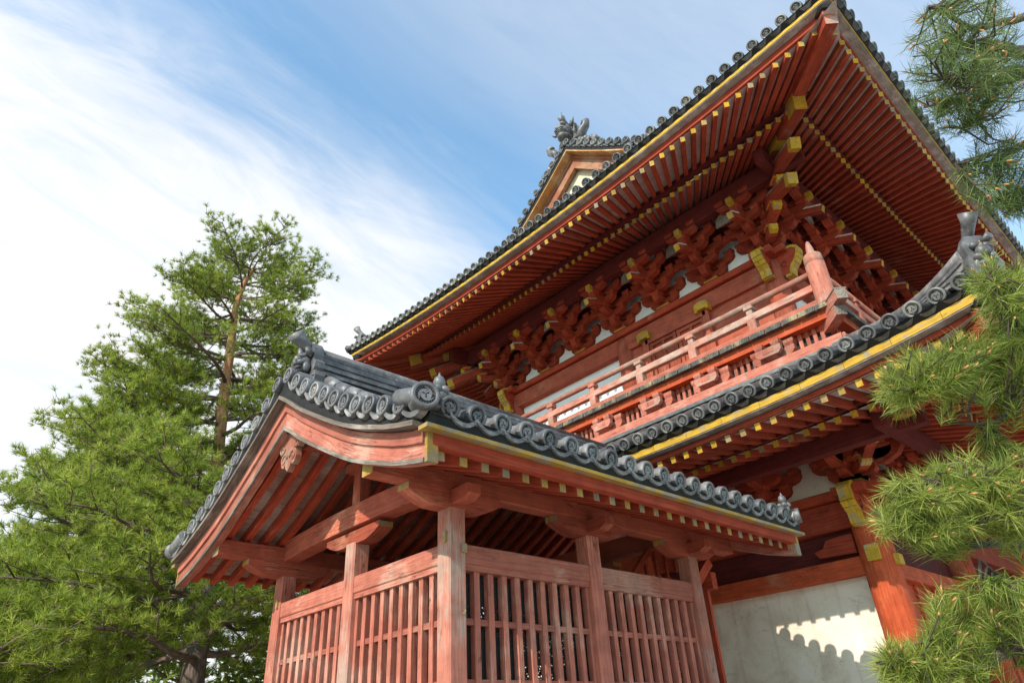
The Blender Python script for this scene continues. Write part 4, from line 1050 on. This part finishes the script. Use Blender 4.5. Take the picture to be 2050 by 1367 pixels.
# rake tiles on both gables
for xe,ox in ((XR0,-1),(XR1-.0,1)):
    rk=MB()
    for sg in (-1,1):
        ds=[2.08,1.86,1.66,1.46,1.27,1.09,.91,.717,.51,.315,.12]
        for i,d in enumerate(ds):
            z=pf(d)
            put_disc(DISC_P,(xe,PCY+sg*d,z),(ox,0,0),-.06,pav,'tile_end')
            rk.tube([(xe-ox*.05,PCY+sg*d,z),(xe-ox*.22,PCY+sg*d,z+.005),(xe-ox*.44,PCY+sg*d,z+.01)],[.066,.066,.060],10,caps=False)
            dn=ds[i-1] if i else YE
            for k in range(6):
                q0,q1=k/6,(k+1)/6
                f=lambda q,dz,e: (xe-ox*e,PCY+sg*(d+(dn-d)*q),z+(pf(dn)-z)*q-.01-.07*math.sin(math.pi*q)**.8+dz)
                lip.face([f(q0,0,.004),f(q1,0,.004),f(q1,-.04,.004),f(q0,-.04,.004)],sm=True); lip.face([f(q0,-.04,.004),f(q1,-.04,.004),f(q1,-.05,.06),f(q0,-.05,.06)]); lip.face([f(q0,0,.004),f(q1,0,.004),f(q1,.01,.3),f(q0,.01,.3)])
        # corner tile, big crest on top
        p=Vector((xe+ox*-.02,PCY+sg*YE,pf(YE)+(.03 if sg<0 else .0))); o=Vector((ox*.35,sg,0)).normalized()
        put_disc(DISC_BIG if (ox<0 and sg<0) else DISC_P,p+o*.03,o,-.08,pav,'corner_crest')
        rk.tube([p-o*.02,p-Vector((0,sg*.30,-.10))],[.075,.065],10)
        # round ridge of tiles running down behind the rake
        K=9
        for k in range(K):
            d0=.20+1.95*k/K; d1=.20+1.95*(k+1.08)/K
            rk.tube([(xe-ox*.40,PCY+sg*d0,pfs(d0)+.075),(xe-ox*.40,PCY+sg*d1,pfs(d1)+.065)],[.064,.075],12,caps=True)
            rk.beam((xe-ox*.40,PCY+sg*d0,pfs(d0)+.03),(xe-ox*.40,PCY+sg*d1,pfs(d1)+.02),.17,.05)
        # bud ornament
        q=p+Vector((-ox*.16,-sg*.05,.10))
        rk.ell(q+Z*.07,(.045,.045,.05)); rk.tube([q+Z*.10,q+Z*.15],[.02,.003],8)
        for a in range(5): 
            t=a*1.256; rk.ell(q+Vector((.045*math.cos(t),.045*math.sin(t),0)),(.035,.035,.03))
        rk.ell(q-Z*.04,(.06,.06,.05))
    rk.build('rake_tiles',TILE,r)
lip.build('pan_tile_edge',TILE,r)
# main ridge
m=MB()
for j in range(7):
    w=.25-.012*j if j%2==0 else .17
    m.box((4.98,PCY,4.875+.036*j),(4.65,w,.034 if j%2==0 else .040),ax=0)
m.tube([(2.62,PCY,5.14),(7.34,PCY,5.14)],.062,12); m.build('main_ridge',TILE,pav)
# demon face tiles at the ridge ends
def demon(xc,ox):
    o=MB(); A=Vector((ox,0,0)); c=Vector((xc,PCY,4.83))
    poly=[(-.27,-.10),(-.30,-.02),(-.28,.06),(-.20,.09),(-.25,.14),(-.27,.22),(-.22,.27),(-.19,.30),(-.19,.50),(-.12,.60),(.12,.60),(.19,.50),(.19,.30),(.22,.27),(.27,.22),(.25,.14),(.20,.09),(.28,.06),(.30,-.02),(.27,-.10),(.20,-.14),(.10,-.05),(-.10,-.05),(-.20,-.14)]
    o.extrude(poly,c-A*.06,(0,1,0),Z,A,.13)
    for s_ in (-1,1):
        o.tube([c+A*.012+Vector((0,s_*(.225+.035*math.cos(t)),-.03+.035*math.sin(t))) for t in [q*.7 for q in range(8)]],[.009]*8,6)
        o.ell(c+A*.10+Vector((0,s_*.085,.235)),(.075,.06,.055))        # cheek
        o.ell(c+A*.10+Vector((0,s_*.075,.345)),(.06,.055,.035))       # brow
        o.ell(c+A*.125+Vector((0,s_*.07,.305)),(.035,.03,.026))       # eye
        o.ell(c+A*.15+Vector((0,s_*.028,.225)),(.035,.026,.022))      # nostril
        o.tube([c+A*.03+Vector((0,s_*.14,.36)),c+A*.07+Vector((0,s_*.16,.42)),c+A*.09+Vector((0,s_*.155,.47))],[.05,.045,.03],10)   # ear
        o.tube([c+A*.14+Vector((0,s_*.07,.13)),c+A*.16+Vector((0,s_*.075,.175))],[.014,.003],6)    # tusk
        o.ell(c+A*.06+Vector((0,s_*.13,.16)),(.05,.04,.09))
    o.ell(c+A*.05+Vector((0,0,.26)),(.10,.14,.20)); o.ell(c+A*.14+Vector((0,0,.26)),(.055,.035,.06)); o.ell(c+A*.11+Vector((0,0,.165)),(.075,.10,.022)); o.ell(c+A*.10+Vector((0,0,.105)),(.075,.095,.022)); o.ell(c+A*.09+Vector((0,0,.055)),(.06,.10,.045))
    o.tube([c+A*.09+Vector((0,0,.36)),c+A*.10+Vector((0,0,.44)),c+A*.13+Vector((0,0,.55))],[.045,.038,.006],10)
    for k in range(-3,4): o.box(c+A*.165+Vector((0,k*.022,.137)),(.012,.016,.022))
    for k in range(-4,5): o.tube([c+A*.11+Vector((0,k*.022,.06)),c+A*.10+Vector((0,k*.026,.0))],[.012,.003],5)
    o.tube([c-A*.10+Z*.50,c+A*.02+Z*.565,c+A*.13+Z*.66,c+A*.20+Z*.735],[.085,.085,.10,.135],18)
    o.v=[tuple(c+Vector(((v[0]-c.x)*.80,(v[1]-c.y)*.72,(v[2]-c.z)*.66-.03))) for v in o.v]
    o.build('demon_tile',TILE,pav)
demon(2.60,-1)
# dark ceiling inside and the stair that climbs to the balcony
m=MB()
for s_ in (0,1):
    m.beam((4.0,4.75+.85*s_,.2),(6.9,4.75+.85*s_,3.1),.06,.28)
for k in range(13): m.box((4.05+.21*k,5.175,.35+.21*k),(.26,.82,.04))
m.build('stair',RED,pav)
m=MB()
for s_ in (0,1):
    m.beam((4.4,4.72+.91*s_,1.5),(7.2,4.72+.91*s_,4.05),.05,.07)
    for k in range(14): m.box((4.5+.19*k,4.72+.91*s_,1.28+.173*k),(.035,.035,.62),ax=2)
m.build('stair_rail',RED,pav)
m=MB()
m.box((7.02,5.72,3.05),(.10,2.9,.18),ax=1); m.beam((6.6,7.17,3.42),(9.5,7.17,3.42),.14,.18)
for k in range(14): m.box((7.02,4.4+.2*k,2.5),(.05,.06,1.0),ax=2)
m.beam((6.65,4.28,3.00),(6.95,4.28,3.24),.10,.10)
m.build('connecting_beams',RED,pav)
# ------------------------------------------------------------------ vegetation
rng=np.random.default_rng(11)
def needles_obj(name,P,D,n,L,w,mat,parent,shoot=.05,spread=(22,75),seg=1,**kw):
    """tufts of thin needles: P tuft positions, D shoot directions"""
    P=np.asarray(P,float); D=np.asarray(D,float); D/=np.linalg.norm(D,axis=1)[:,None]
    T=len(P); P=np.repeat(P,n,0); D=np.repeat(D,n,0); M=T*n
    r=rng.normal(size=(M,3)); r-=(r*D).sum(1)[:,None]*D; r/=np.linalg.norm(r,axis=1)[:,None]
    th=np.radians(rng.uniform(spread[0],spread[1],M))[:,None]
    d=D*np.cos(th)+r*np.sin(th)
    ln=(L*rng.uniform(.7,1.1,M))[:,None]
    b=P-D*(rng.uniform(0,1,M)[:,None]*shoot)
    s=np.cross(d,rng.normal(size=(M,3))); s/=np.linalg.norm(s,axis=1)[:,None]; s*=w/2
    if seg==1:
        V=np.stack([b-s,b+s,b+d*ln],1).reshape(-1,3); nv=3; loops=np.arange(M*3)
        starts=np.arange(M)*3; tot=np.full(M,3)
    else:
        mid=b+d*ln*.55; dd=d.copy(); dd[:,2]-=.16; tip=mid+dd*ln*.45
        V=np.stack([b-s,b+s,mid+s*.9,mid-s*.9,tip],1).reshape(-1,3)
        base=(np.arange(M)*5)[:,None]
        loops=np.concatenate([base+np.array([0,1,2,3]),base+np.array([3,2,4])],1).ravel()
        tot=np.tile([4,3],M); starts=np.concatenate([[0],np.cumsum(tot)[:-1]])
    me=bpy.data.meshes.new(name); me.vertices.add(len(V)); me.vertices.foreach_set('co',V.astype(np.float32).ravel())
    me.loops.add(len(loops)); me.loops.foreach_set('vertex_index',loops.astype(np.int32))
    me.polygons.add(len(starts)); me.polygons.foreach_set('loop_start',starts.astype(np.int32)); me.polygons.foreach_set('loop_total',tot.astype(np.int32))
    me.materials.append(mat); me.update(calc_edges=True); 
    return link(bpy.data.objects.new(name,me),parent,**kw)
def V3(*a): return np.array(a,float)
def curve(p0,p1,sag,wob,k=7):
    p0=np.array(p0,float); p1=np.array(p1,float); L=np.linalg.norm(p1-p0); out=[]
    a=rng.normal(size=3)*wob*L; b=rng.normal(size=3)*wob*L
    for i in range(k):
        t=i/(k-1); q=p0+(p1-p0)*t; q=q+a*math.sin(math.pi*t)+b*math.sin(2*math.pi*t)*.5; q[2]-=sag*L*math.sin(math.pi*t*.9); out.append(q)
    return out
def at(poly,t):
    t=min(max(t,0),.9999)*(len(poly)-1); i=int(t); return poly[i]+(poly[i+1]-poly[i])*(t-i)
def pine(label,trunk,rad,limbs,mat,bk_lo,bk_hi,split,nl,L,w,dens=1.0,group=None,up=.55,name='pine_tree',subs=7,sagf=.05,jit=.10):
    """trunk: points; limbs: (height fraction, bearing, length, rise)"""
    base=trunk[0]; t=thing(name,label,'pine tree',tuple(base),group)
    trunk=[np.array(p,float) for p in trunk]
    m=MB(); k=split
    fine=[at(trunk,i/24) for i in range(25)]; rf_=[float(np.interp(i/24,np.linspace(0,1,len(rad)),rad))*(1+.07*math.sin(i*2.1)) for i in range(25)]
    ks=int(24*split)
    if ks>0:
        m.tube(fine[:ks+1],rf_[:ks+1],14,mi=0); 
    if ks<24: m.tube(fine[ks:],rf_[ks:],14,mi=1)
    m.build('trunk',[bk_lo,bk_hi],t)
    TP=[];TD=[]
    bro=MB(); 
    for (h,a,l,rise) in limbs:
        p0=at(trunk,h); r0=max(.018,float(np.interp(h,np.linspace(0,1,len(rad)),rad))*.38)
        ar=math.radians(a); dv=V3(math.cos(ar),math.sin(ar),rise)
        p1=p0+dv*l; poly=curve(p0,p1,sagf,.05,8); mb=MB()
        mb.tube(poly,[r0*(1-.85*i/7)+.004 for i in range(8)],7)
        ns=max(4,int(subs*dens))
        for s in range(ns):
            tt=.22+.78*(s+rng.random()*.6)/ns; q=at(poly,tt); side=1 if s%2 else -1
            ang=ar+side*math.radians(rng.uniform(25,70)); sl=l*(.20+.30*(1-tt))*rng.uniform(.8,1.2)+.15
            e=q+V3(math.cos(ang),math.sin(ang),rng.uniform(.0,.5))*sl
            sp=curve(q,e,.02,.07,5); mb.tube(sp,[.012,.010,.008,.006,.004],5)
            nt=max(4,int(round(sl/.085*dens)))
            for u in range(nt):
                f=.25+.75*(u+rng.random())/nt; c=at(sp,f); o=rng.normal(size=3)*jit; o[2]=abs(o[2])*.8
                tp=c+o*(1+.4*rng.random()); TP.append(tp)
                d=o/ (np.linalg.norm(o)+1e-6)*.6+V3(math.cos(ang)*.4,math.sin(ang)*.4,up); TD.append(d)
                if rng.random()<.5: mb.tube([c,tp],[.005,.003],4,caps=False)
        for u in range(4):
            TP.append(p1+rng.normal(size=3)*jit); TD.append(dv*.5+V3(0,0,up))
        mb.build('branch',BARKT,t)
    needles_obj('crown',TP,TD,nl,L,w,mat,t,shoot=L*.5)
    return t
def cyl(az,D,z): return V3(D*math.cos(math.radians(az)),D*math.sin(math.radians(az)),z)

# tall orange trunked pine
tr=[cyl(70.6,17,0),cyl(71.1,17,4),cyl(71.6,17,7.5),cyl(72.1,17,9.7),cyl(72.3,17,11.2),cyl(72.5,17,12.2),cyl(72.2,17,13.0),cyl(71.6,17,13.6)]
lim=[]; hs=np.linspace(5.2,13.3,58)
def lenL(z): return float(np.interp(z,[5,6.5,9.7,11.2,12.4,13.6],[3.8,3.8,3.3,2.4,1.8,1.35]))
def lenR(z): return float(np.interp(z,[5,7.5,9.7,11.6,13.2,13.6],[1.2,1.7,2.2,2.3,1.9,1.5]))
zz=[p[2] for p in tr]
for i,z in enumerate(hs):
    a=(i*137.5)%360; h=float(np.interp(z,zz,np.linspace(0,1,len(zz))))
    left=.5+.5*math.cos(math.radians(a-162)); l=(lenR(z)*(1-left)+lenL(z)*left)*rng.uniform(.82,1.05)
    if 7<z<12.8 and abs((a-252+180)%360-180)<24: continue
    lim.append((h,a,l,rng.uniform(.02,.22) if z<12.5 else rng.uniform(.3,.75)))
    if abs(left-.5)>.35 and z>6: lim.append((h,a+rng.uniform(-25,25),l*rng.uniform(.7,1.0),rng.uniform(-.05,.3)))
for a in (20,90,150,200,270,330): lim.append((.995,a,1.1,rng.uniform(.35,.9)))
pine('tall pine with a bare orange trunk rising behind the stair pavilion',tr,[.24,.21,.155,.13,.11,.09,.07,.04],lim,FAR_N,BARKD,BARKR,.22,26,.14,.011,1.6,'pines left of the gate')
def simple(label,az,D,z0,z1,H,Rl,mat,n,lo=BARKD,hi=BARKD,dens=1,r0=.22,nl=26,L=.17,w=.011,lean=0,bias=None,up=.55,split=1.0,sagf=.05,group='pines left of the gate',rise=(-.02,.3)):
    tr=[cyl(az,D,0),cyl(az+lean*.3,D,z0),cyl(az+lean*.7,D,(z0+H)/2),cyl(az+lean,D,H)]
    zz=[0,z0,(z0+H)/2,H]; lim=[]
    for i,z in enumerate(np.linspace(z0,z1,n)):
        a=(i*137.5+az*3)%360; f=(z-z0)/(z1-z0+1e-6); l=Rl*(1-.62*f**1.3)*rng.uniform(.78,1.08)
        if bias is not None: l*=1+.45*math.cos(math.radians(a-bias))
        lim.append((float(np.interp(z,zz,[0,1/3,2/3,1])),a,l,rng.uniform(*rise)+.35*f))
    return pine(label,tr,[r0,r0*.85,r0*.55,r0*.2],lim,mat,lo,hi,split,nl,L,w,dens,group,up,sagf=sagf)
simple('pine with a dark furrowed trunk and long bare limbs beside the pavilion',70.7,12,2.9,5.6,6.0,2.6,FAR_N,28,BARKD,BARKR,1.5,.19,28,.15,.011,bias=165,split=.62,sagf=.02,rise=(-.08,.12))
simple('pine with a leaning trunk low at the left behind the long bare limbs',76.3,14.5,3.0,7.4,7.8,2.3,FAR_N,34,BARKD,BARKD,1.4,.24,28,.16,.011,bias=170)
simple('dark crowned pine on the skyline left of the tall pine',81.0,20,4.2,8.0,8.4,1.25,DARK_N,26,BARKD,BARKD,1.0,.16,22,.20,.014,up=.8)
simple('bright green pine at the left edge with long drooping needles',84.6,11,1.7,3.1,3.5,2.2,FAR_N,32,BARKD,BARKT,1.5,.15,30,.15,.009,up=.3)
simple('broad pine between the leaning trunk and the skyline pine',77.6,17,3.4,9.9,10.2,2.3,FAR_N,44,BARKD,BARKR,1.4,.22,28,.17,.011)
simple('slender pine seen under the far eave of the pavilion',65.4,16,2.2,6.2,6.6,2.6,FAR_N,30,BARKD,BARKR,1.0,.16,26,.17,.011)
simple('low pine whose crown fills the gap behind the middle of the slatted wall',57,17,1.8,4.6,5.0,2.8,FAR_N,24,BARKD,BARKR,1.0,.16,26,.18,.012)
# broadleaf trees closing the garden far behind
def leafy(label,az,D,H,Rr,mat,nleaf=9000):
    p=cyl(az,D,0); t=thing('garden_tree',label,'tree',tuple(p),'leafy trees closing the garden')
    m=MB(); m.tube([p,p+V3(.1,0,H*.35),p+V3(0,.1,H*.7)],[.2,.16,.06],8)
    for k in range(7):
        a=k*2.4; m.tube([p+V3(0,0,H*(.2+.07*k)),p+V3(math.cos(a)*Rr*.6,math.sin(a)*Rr*.6,H*(.35+.08*k))],[.06,.015],5)
    m.build('trunk',BARKD,t)
    cl=[]; 
    for k in range(60):
        u=rng.random(); a=rng.random()*6.28; z=H*(.03+.93*u); rr=Rr*math.sqrt(max(.08,1-((z/H-.45)/.58)**2))*rng.uniform(.55,1); cl.append((p+V3(math.cos(a)*rr,math.sin(a)*rr,z),rng.uniform(.45,.8)))
    P=[];D_=[]
    for c,r in cl:
        q=rng.normal(size=(nleaf//60//6,3)); q/=np.linalg.norm(q,axis=1)[:,None]
        for v in q: P.append(c+v*r*rng.uniform(.6,1)); D_.append(v+V3(0,0,.3))
    needles_obj('crown',P,D_,6,.17,.09,mat,t,shoot=.1,spread=(20,95))
lv=[NEAR_N,DARK_N,FAR_N]
for i,az in enumerate([88,82.5,77.5,73,68.5,64,59,54,49.5]):
    nm=['round','tall','spreading','narrow','low','dense','loose','pale','dark'][i]
    leafy(f'{nm} leafy tree closing the garden, '+['at the far left edge','behind the leftmost pines','left of the dark trunk','right of the dark trunk','under the far pavilion eave','behind the leftmost slats','behind the middle slats','behind the corner post','furthest right behind the slats'][i],az,26+2*(i%3),4.6+.5*((i*7)%4),3.0,lv[(i*2+1)%3])

leafy('small dark leafy tree close behind the far corner of the slatted wall',56,15,4.4,1.9,DARK_N)
leafy('small pale leafy tree close behind the middle of the slatted wall',63,14.5,4.0,1.9,NEAR_N)

# ------------------------------------------------------------------ near pine at the right
npine=thing('pine_tree','near pine whose long needled branches reach in from the right before the gate','pine tree',tuple(AE(-15,-18,4.6)))
TB=[AE(-14,a,d) for a,d in ((-20.5,4.57),(0,4.2),(18,4.3),(34,4.9),(46,5.9),(54,7.0))]
m=MB(); m.tube(TB,[.17,.14,.12,.10,.07,.04],16); m.build('trunk',BARKD,npine)
BR=[]
def nb_(pts,r0,d0,d1):
    P=[AE(a,e,d0+(d1-d0)*i/(len(pts)-1)) for i,(a,e) in enumerate(pts)]
    mb=MB(); 
    # smooth
    Q=[]
    for i in range(len(P)-1):
        for k in range(4):
            t=k/4; a=P[max(i-1,0)];b=P[i];c=P[i+1];d=P[min(i+2,len(P)-1)]
            Q.append(.5*((2*b)+(c-a)*t+(2*a-5*b+4*c-d)*t*t+(3*b-a-3*c+d)*t*t*t))
    Q.append(P[-1]); n=len(Q)
    mb.tube(Q,[r0*(1-.75*i/(n-1)) for i in range(n)],8); mb.build('branch',TWIG,npine)
    BR.extend([np.array(q) for q in Q[3:]]); return Q
nb_([(-14,34),(-8,37),(-3.5,39.3),(-2.7,40.2),(-2.0,40.6),(-1.1,41.0),(-0.5,41.9)],.040,4.6,3.6)
nb_([(-2.0,40.6),(-0.6,39.2),(.6,38.3),(2.4,39.1),(3.9,39.4)],.022,3.75,3.5)
nb_([(-8,37),(-4,37.5),(-1.9,38.9),(-.2,38.0),(1.2,37.2),(2.6,37.0)],.026,4.1,3.5)
nb_([(-3.5,39.3),(-1.9,40.0),(.5,40.3),(2.0,40.5)],.014,3.9,3.5)
nb_([(-14,30),(-6,33),(-.3,34.1),(.8,34.0),(1.9,34.0),(3.1,34.4),(4.2,35.0)],.028,4.5,3.5)
nb_([(-6,33),(-2,31.5),(.8,31.2),(2.6,31.6)],.018,4.1,3.6)
nb_([(-14,40),(-8,41),(-4.7,41.2),(-3.2,41.8),(-1.6,42.3),(-.6,44.0),(.3,45.2)],.026,4.7,3.6)
nb_([(-12,46),(-7,45),(-4,45.2),(-2,46)],.02,5.2,3.8)
nb_([(-14,16),(-4,18),(3,19.4),(6.7,19.4),(8.3,19.2),(9.6,19.2),(10.4,21.0),(11.6,21.9),(13.5,21.5)],.034,4.2,3.0)
nb_([(3,19.4),(4,23),(4.6,25.5),(5.6,27.2)],.020,3.5,3.1)
nb_([(6.7,19.4),(9,17.6),(11.3,18.0),(12.6,18.6)],.012,3.2,3.0)
nb_([(-14,6),(0,8),(8,9.3),(10.6,9.5),(12.2,9.9),(14.0,10.1),(15.3,10.7)],.036,4.2,2.9)
nb_([(8,9.3),(10,11.3),(11.2,12.6),(12.1,11.5),(14.3,11.9),(15.9,11.8),(18.0,12.3)],.020,3.1,2.8)
nb_([(10,11.3),(11.5,14.2),(13.6,14.6),(16,14.4)],.014,3.0,2.8)
nb_([(8,9.3),(11.5,7.3),(12.7,8.0),(13.4,9.1)],.014,3.1,2.9)
nb_([(-14,0),(0,1.5),(8,3.0),(12.9,3.5),(14.3,3.4),(15.2,4.0),(16.0,4.2),(17.6,4.6)],.040,4.2,2.9)
nb_([(12.9,3.5),(14.0,3.6),(15.2,2.8),(17.5,2.6),(18.5,3.1),(20.6,3.2)],.024,3.0,2.8)
nb_([(15.2,2.8),(15.8,2.4),(15.9,1.0)],.020,2.95,2.9)
BRA=np.array(BR)
TP=[];TD=[];tw=MB();bud=MB()
def clump(az,el,d,ra,re,rd,n,upb=.35,outb=.8):
    for _ in range(n):
        while True:
            q=rng.uniform(-1,1,3)
            if (q**2).sum()<=1: break
        p=np.array(AE(az+q[0]*ra,el+q[1]*re,d+q[2]*rd))
        j=np.argmin(((BRA-p)**2).sum(1)); b=BRA[j]; v=p-b; l=np.linalg.norm(v)+1e-6
        if l>.34: p=b+v*(.34/l)*rng.uniform(.8,1.2); v=p-b; l=np.linalg.norm(v)
        dirn=v/l*outb+V3(0,0,upb)+rng.normal(size=3)*.25; dirn/=np.linalg.norm(dirn)
        mid=b+v*.5+V3(0,0,-.10*l)+rng.normal(size=3)*.02
        tw.tube([b,mid,p],[.0045,.0036,.0026],5,caps=False)
        TP.append(p); TD.append(dirn)
        if rng.random()<.5:
            bl=rng.uniform(.014,.030); bud.tube([p,p+dirn*bl*.6,p+dirn*bl],[.0032,.004,.0008],6)
clump(-.2,40.9,3.65,5.0,4.7,.45,122); clump(2.2,38.7,3.55,2.8,1.8,.2,30); clump(-2.5,38.5,3.7,2.5,2.5,.3,18)
clump(1.8,33.0,3.6,3.0,2.9,.35,74); clump(-2,43.5,3.8,3.5,3,.3,20); clump(1,30.8,3.6,2.5,1.2,.2,14)
nU=len(TP)
clump(11.2,21.6,3.1,4.6,2.8,.28,74); clump(14.2,21.4,3.02,1.8,1.6,.15,18); clump(5.2,24.2,3.2,2.6,4.4,.25,76); clump(7.2,20.8,3.15,3,3.2,.2,30)
clump(14.0,13.0,2.95,4.2,3.1,.25,84); clump(17.2,12.8,2.85,1.9,1.8,.15,20); clump(10.2,12.6,3.05,3.0,4.2,.25,56)
clump(15.6,6.0,2.95,3.6,1.6,.2,40); clump(20.3,3.6,2.85,1.8,1.6,.12,20); clump(16.8,3.6,2.9,2.6,1.4,.15,26); clump(12.0,5.0,3.0,2.4,2.2,.2,22); clump(17.2,1.2,2.9,3,1.6,.15,26)
needles_obj('crown',TP[:nU],TD[:nU],42,.085,.0019,MID_N,npine,shoot=.10,spread=(18,82),seg=2)
needles_obj('crown',TP[nU:],TD[nU:],88,.082,.0019,NEAR_N,npine,shoot=.11,spread=(12,74),seg=2)
tw.build('twigs',TWIG,npine,kind='stuff'); bud.build('bud_candles',BUD,npine,kind='stuff')

# ------------------------------------------------------------------ ground
m=MB(); m.face([(-400,-400,0),(600,-400,0),(600,600,0),(-400,600,0)]); m.build('ground',plain('raked_gravel',(.34,.31,.27),(.50,.46,.40),14,.95,.6),None,kind='structure')
m=MB(); 
for i in range(40):
    a0,a1=2*math.pi*i/40,2*math.pi*(i+1)/40
    c=(4.0,22.0); f=lambda a,r: (c[0]+14*math.cos(a)*r,c[1]+9*math.sin(a)*r,.006)
    m.face([f(a0,0.0001),f(a0,1),f(a1,1)])
m.build('moss_lawn',plain('moss',(.04,.07,.015),(.10,.15,.03),6,.95,.6),None,kind='structure')

# ------------------------------------------------------------------ sky and sun
w=bpy.data.worlds.new('World'); scn.world=w; w.use_nodes=True; nt=w.node_tree; bg=nt.nodes['Background']
sky=nt.nodes.new('ShaderNodeTexSky'); sky.sky_type='NISHITA'; sky.sun_disc=False
SD=Vector((-.82,-.105,.563)).normalized()
sky.sun_elevation=math.asin(SD.z); sky.sun_rotation=math.atan2(SD.x,SD.y); sky.altitude=50; sky.air_density=1.0; sky.dust_density=.6; sky.ozone_density=2.2
geo=nt.nodes.new('ShaderNodeTexCoord'); vec=geo.outputs['Generated']
# cirrus: streaks run along one bearing; v measures the angle across them
def dot(v):
    n=nt.nodes.new('ShaderNodeVectorMath'); n.operation='DOT_PRODUCT'; nt.links.new(vec,n.inputs[0]); n.inputs[1].default_value=v; return n.outputs['Value']
nrm=Vector((-.07,.772,-.632)).normalized(); al=Vector((.71,-.41,-.57)); al=(al-nrm*al.dot(nrm)).normalized(); th=nrm.cross(al)
dv,da,dt=dot(nrm),dot(al),dot(th)
cmb=nt.nodes.new('ShaderNodeCombineXYZ'); nt.links.new(dv,cmb.inputs[0]); nt.links.new(da,cmb.inputs[1]); nt.links.new(dt,cmb.inputs[2])
n1=noise(nt,mapped(nt,cmb.outputs[0],(4.2,1.5,2)),1,7,.56,.7)
n2=noise(nt,mapped(nt,cmb.outputs[0],(16,3.2,6)),1,7,.62,.9)
n3=noise(nt,mapped(nt,cmb.outputs[0],(1.6,1.2,1)),1,3,.5,.3)
def mth(op,a,b):
    n=nt.nodes.new('ShaderNodeMath'); n.operation=op
    for i,v in enumerate((a,b)):
        if isinstance(v,bpy.types.NodeSocket): nt.links.new(v,n.inputs[i])
        else: n.inputs[i].default_value=v
    return n.outputs[0]
v2=mth('ADD',dv,mth('MULTIPLY',mth('SUBTRACT',n1,.5),.28))
v2=mth('ADD',v2,mth('MULTIPLY',mth('SUBTRACT',n3,.5),.18))
v2=mth('ADD',v2,mth('MULTIPLY',mth('SUBTRACT',n2,.5),.085))
cr=ramp(nt,mth('ADD',mth('MULTIPLY',v2,.5),.5),[(.20,(.46,)*3),(.33,(.38,)*3),(.41,(.26,)*3),(.462,(.13,)*3),(.50,(.32,)*3),(.545,(.80,)*3),(.59,(1,)*3),(.8,(1,)*3)])
bfac=ramp(nt,n2,[(.34,(.78,)*3),(.60,(1.0,)*3)])
fac=mix(nt,1.0,cr.outputs[0],bfac.outputs[0],'MULTIPLY')
skc=mix(nt,1.0,sky.outputs[0],(1.16,2.0,2.05,1),'MULTIPLY')
col=mix(nt,fac,skc,CLOUD if 'CLOUD' in globals() else (6.5,6.45,6.45,1))
nt.links.new(col,bg.inputs['Color']); bg.inputs['Strength'].default_value=.15
sd=bpy.data.lights.new('sun','SUN'); sd.energy=4.5; sd.angle=R(.55); sd.color=(1,.93,.82)
so=bpy.data.objects.new('sun',sd); so.rotation_euler=(-SD).to_track_quat('-Z','Y').to_euler(); COL.objects.link(so)
vs=scn.view_settings; vs.view_transform='Standard'; vs.look='None'; vs.exposure=.2; vs.gamma=1; vs.use_curve_mapping=False
scn.cycles.max_bounces=8; scn.cycles.transparent_max_bounces=16

# parts were modelled in place: hang them on their things without moving them
bpy.context.view_layer.update()
for o in list(scn.objects):
    if o.parent and o.parent.parent is None and o.parent.type=='EMPTY':
        o.matrix_parent_inverse=o.parent.matrix_world.inverted()
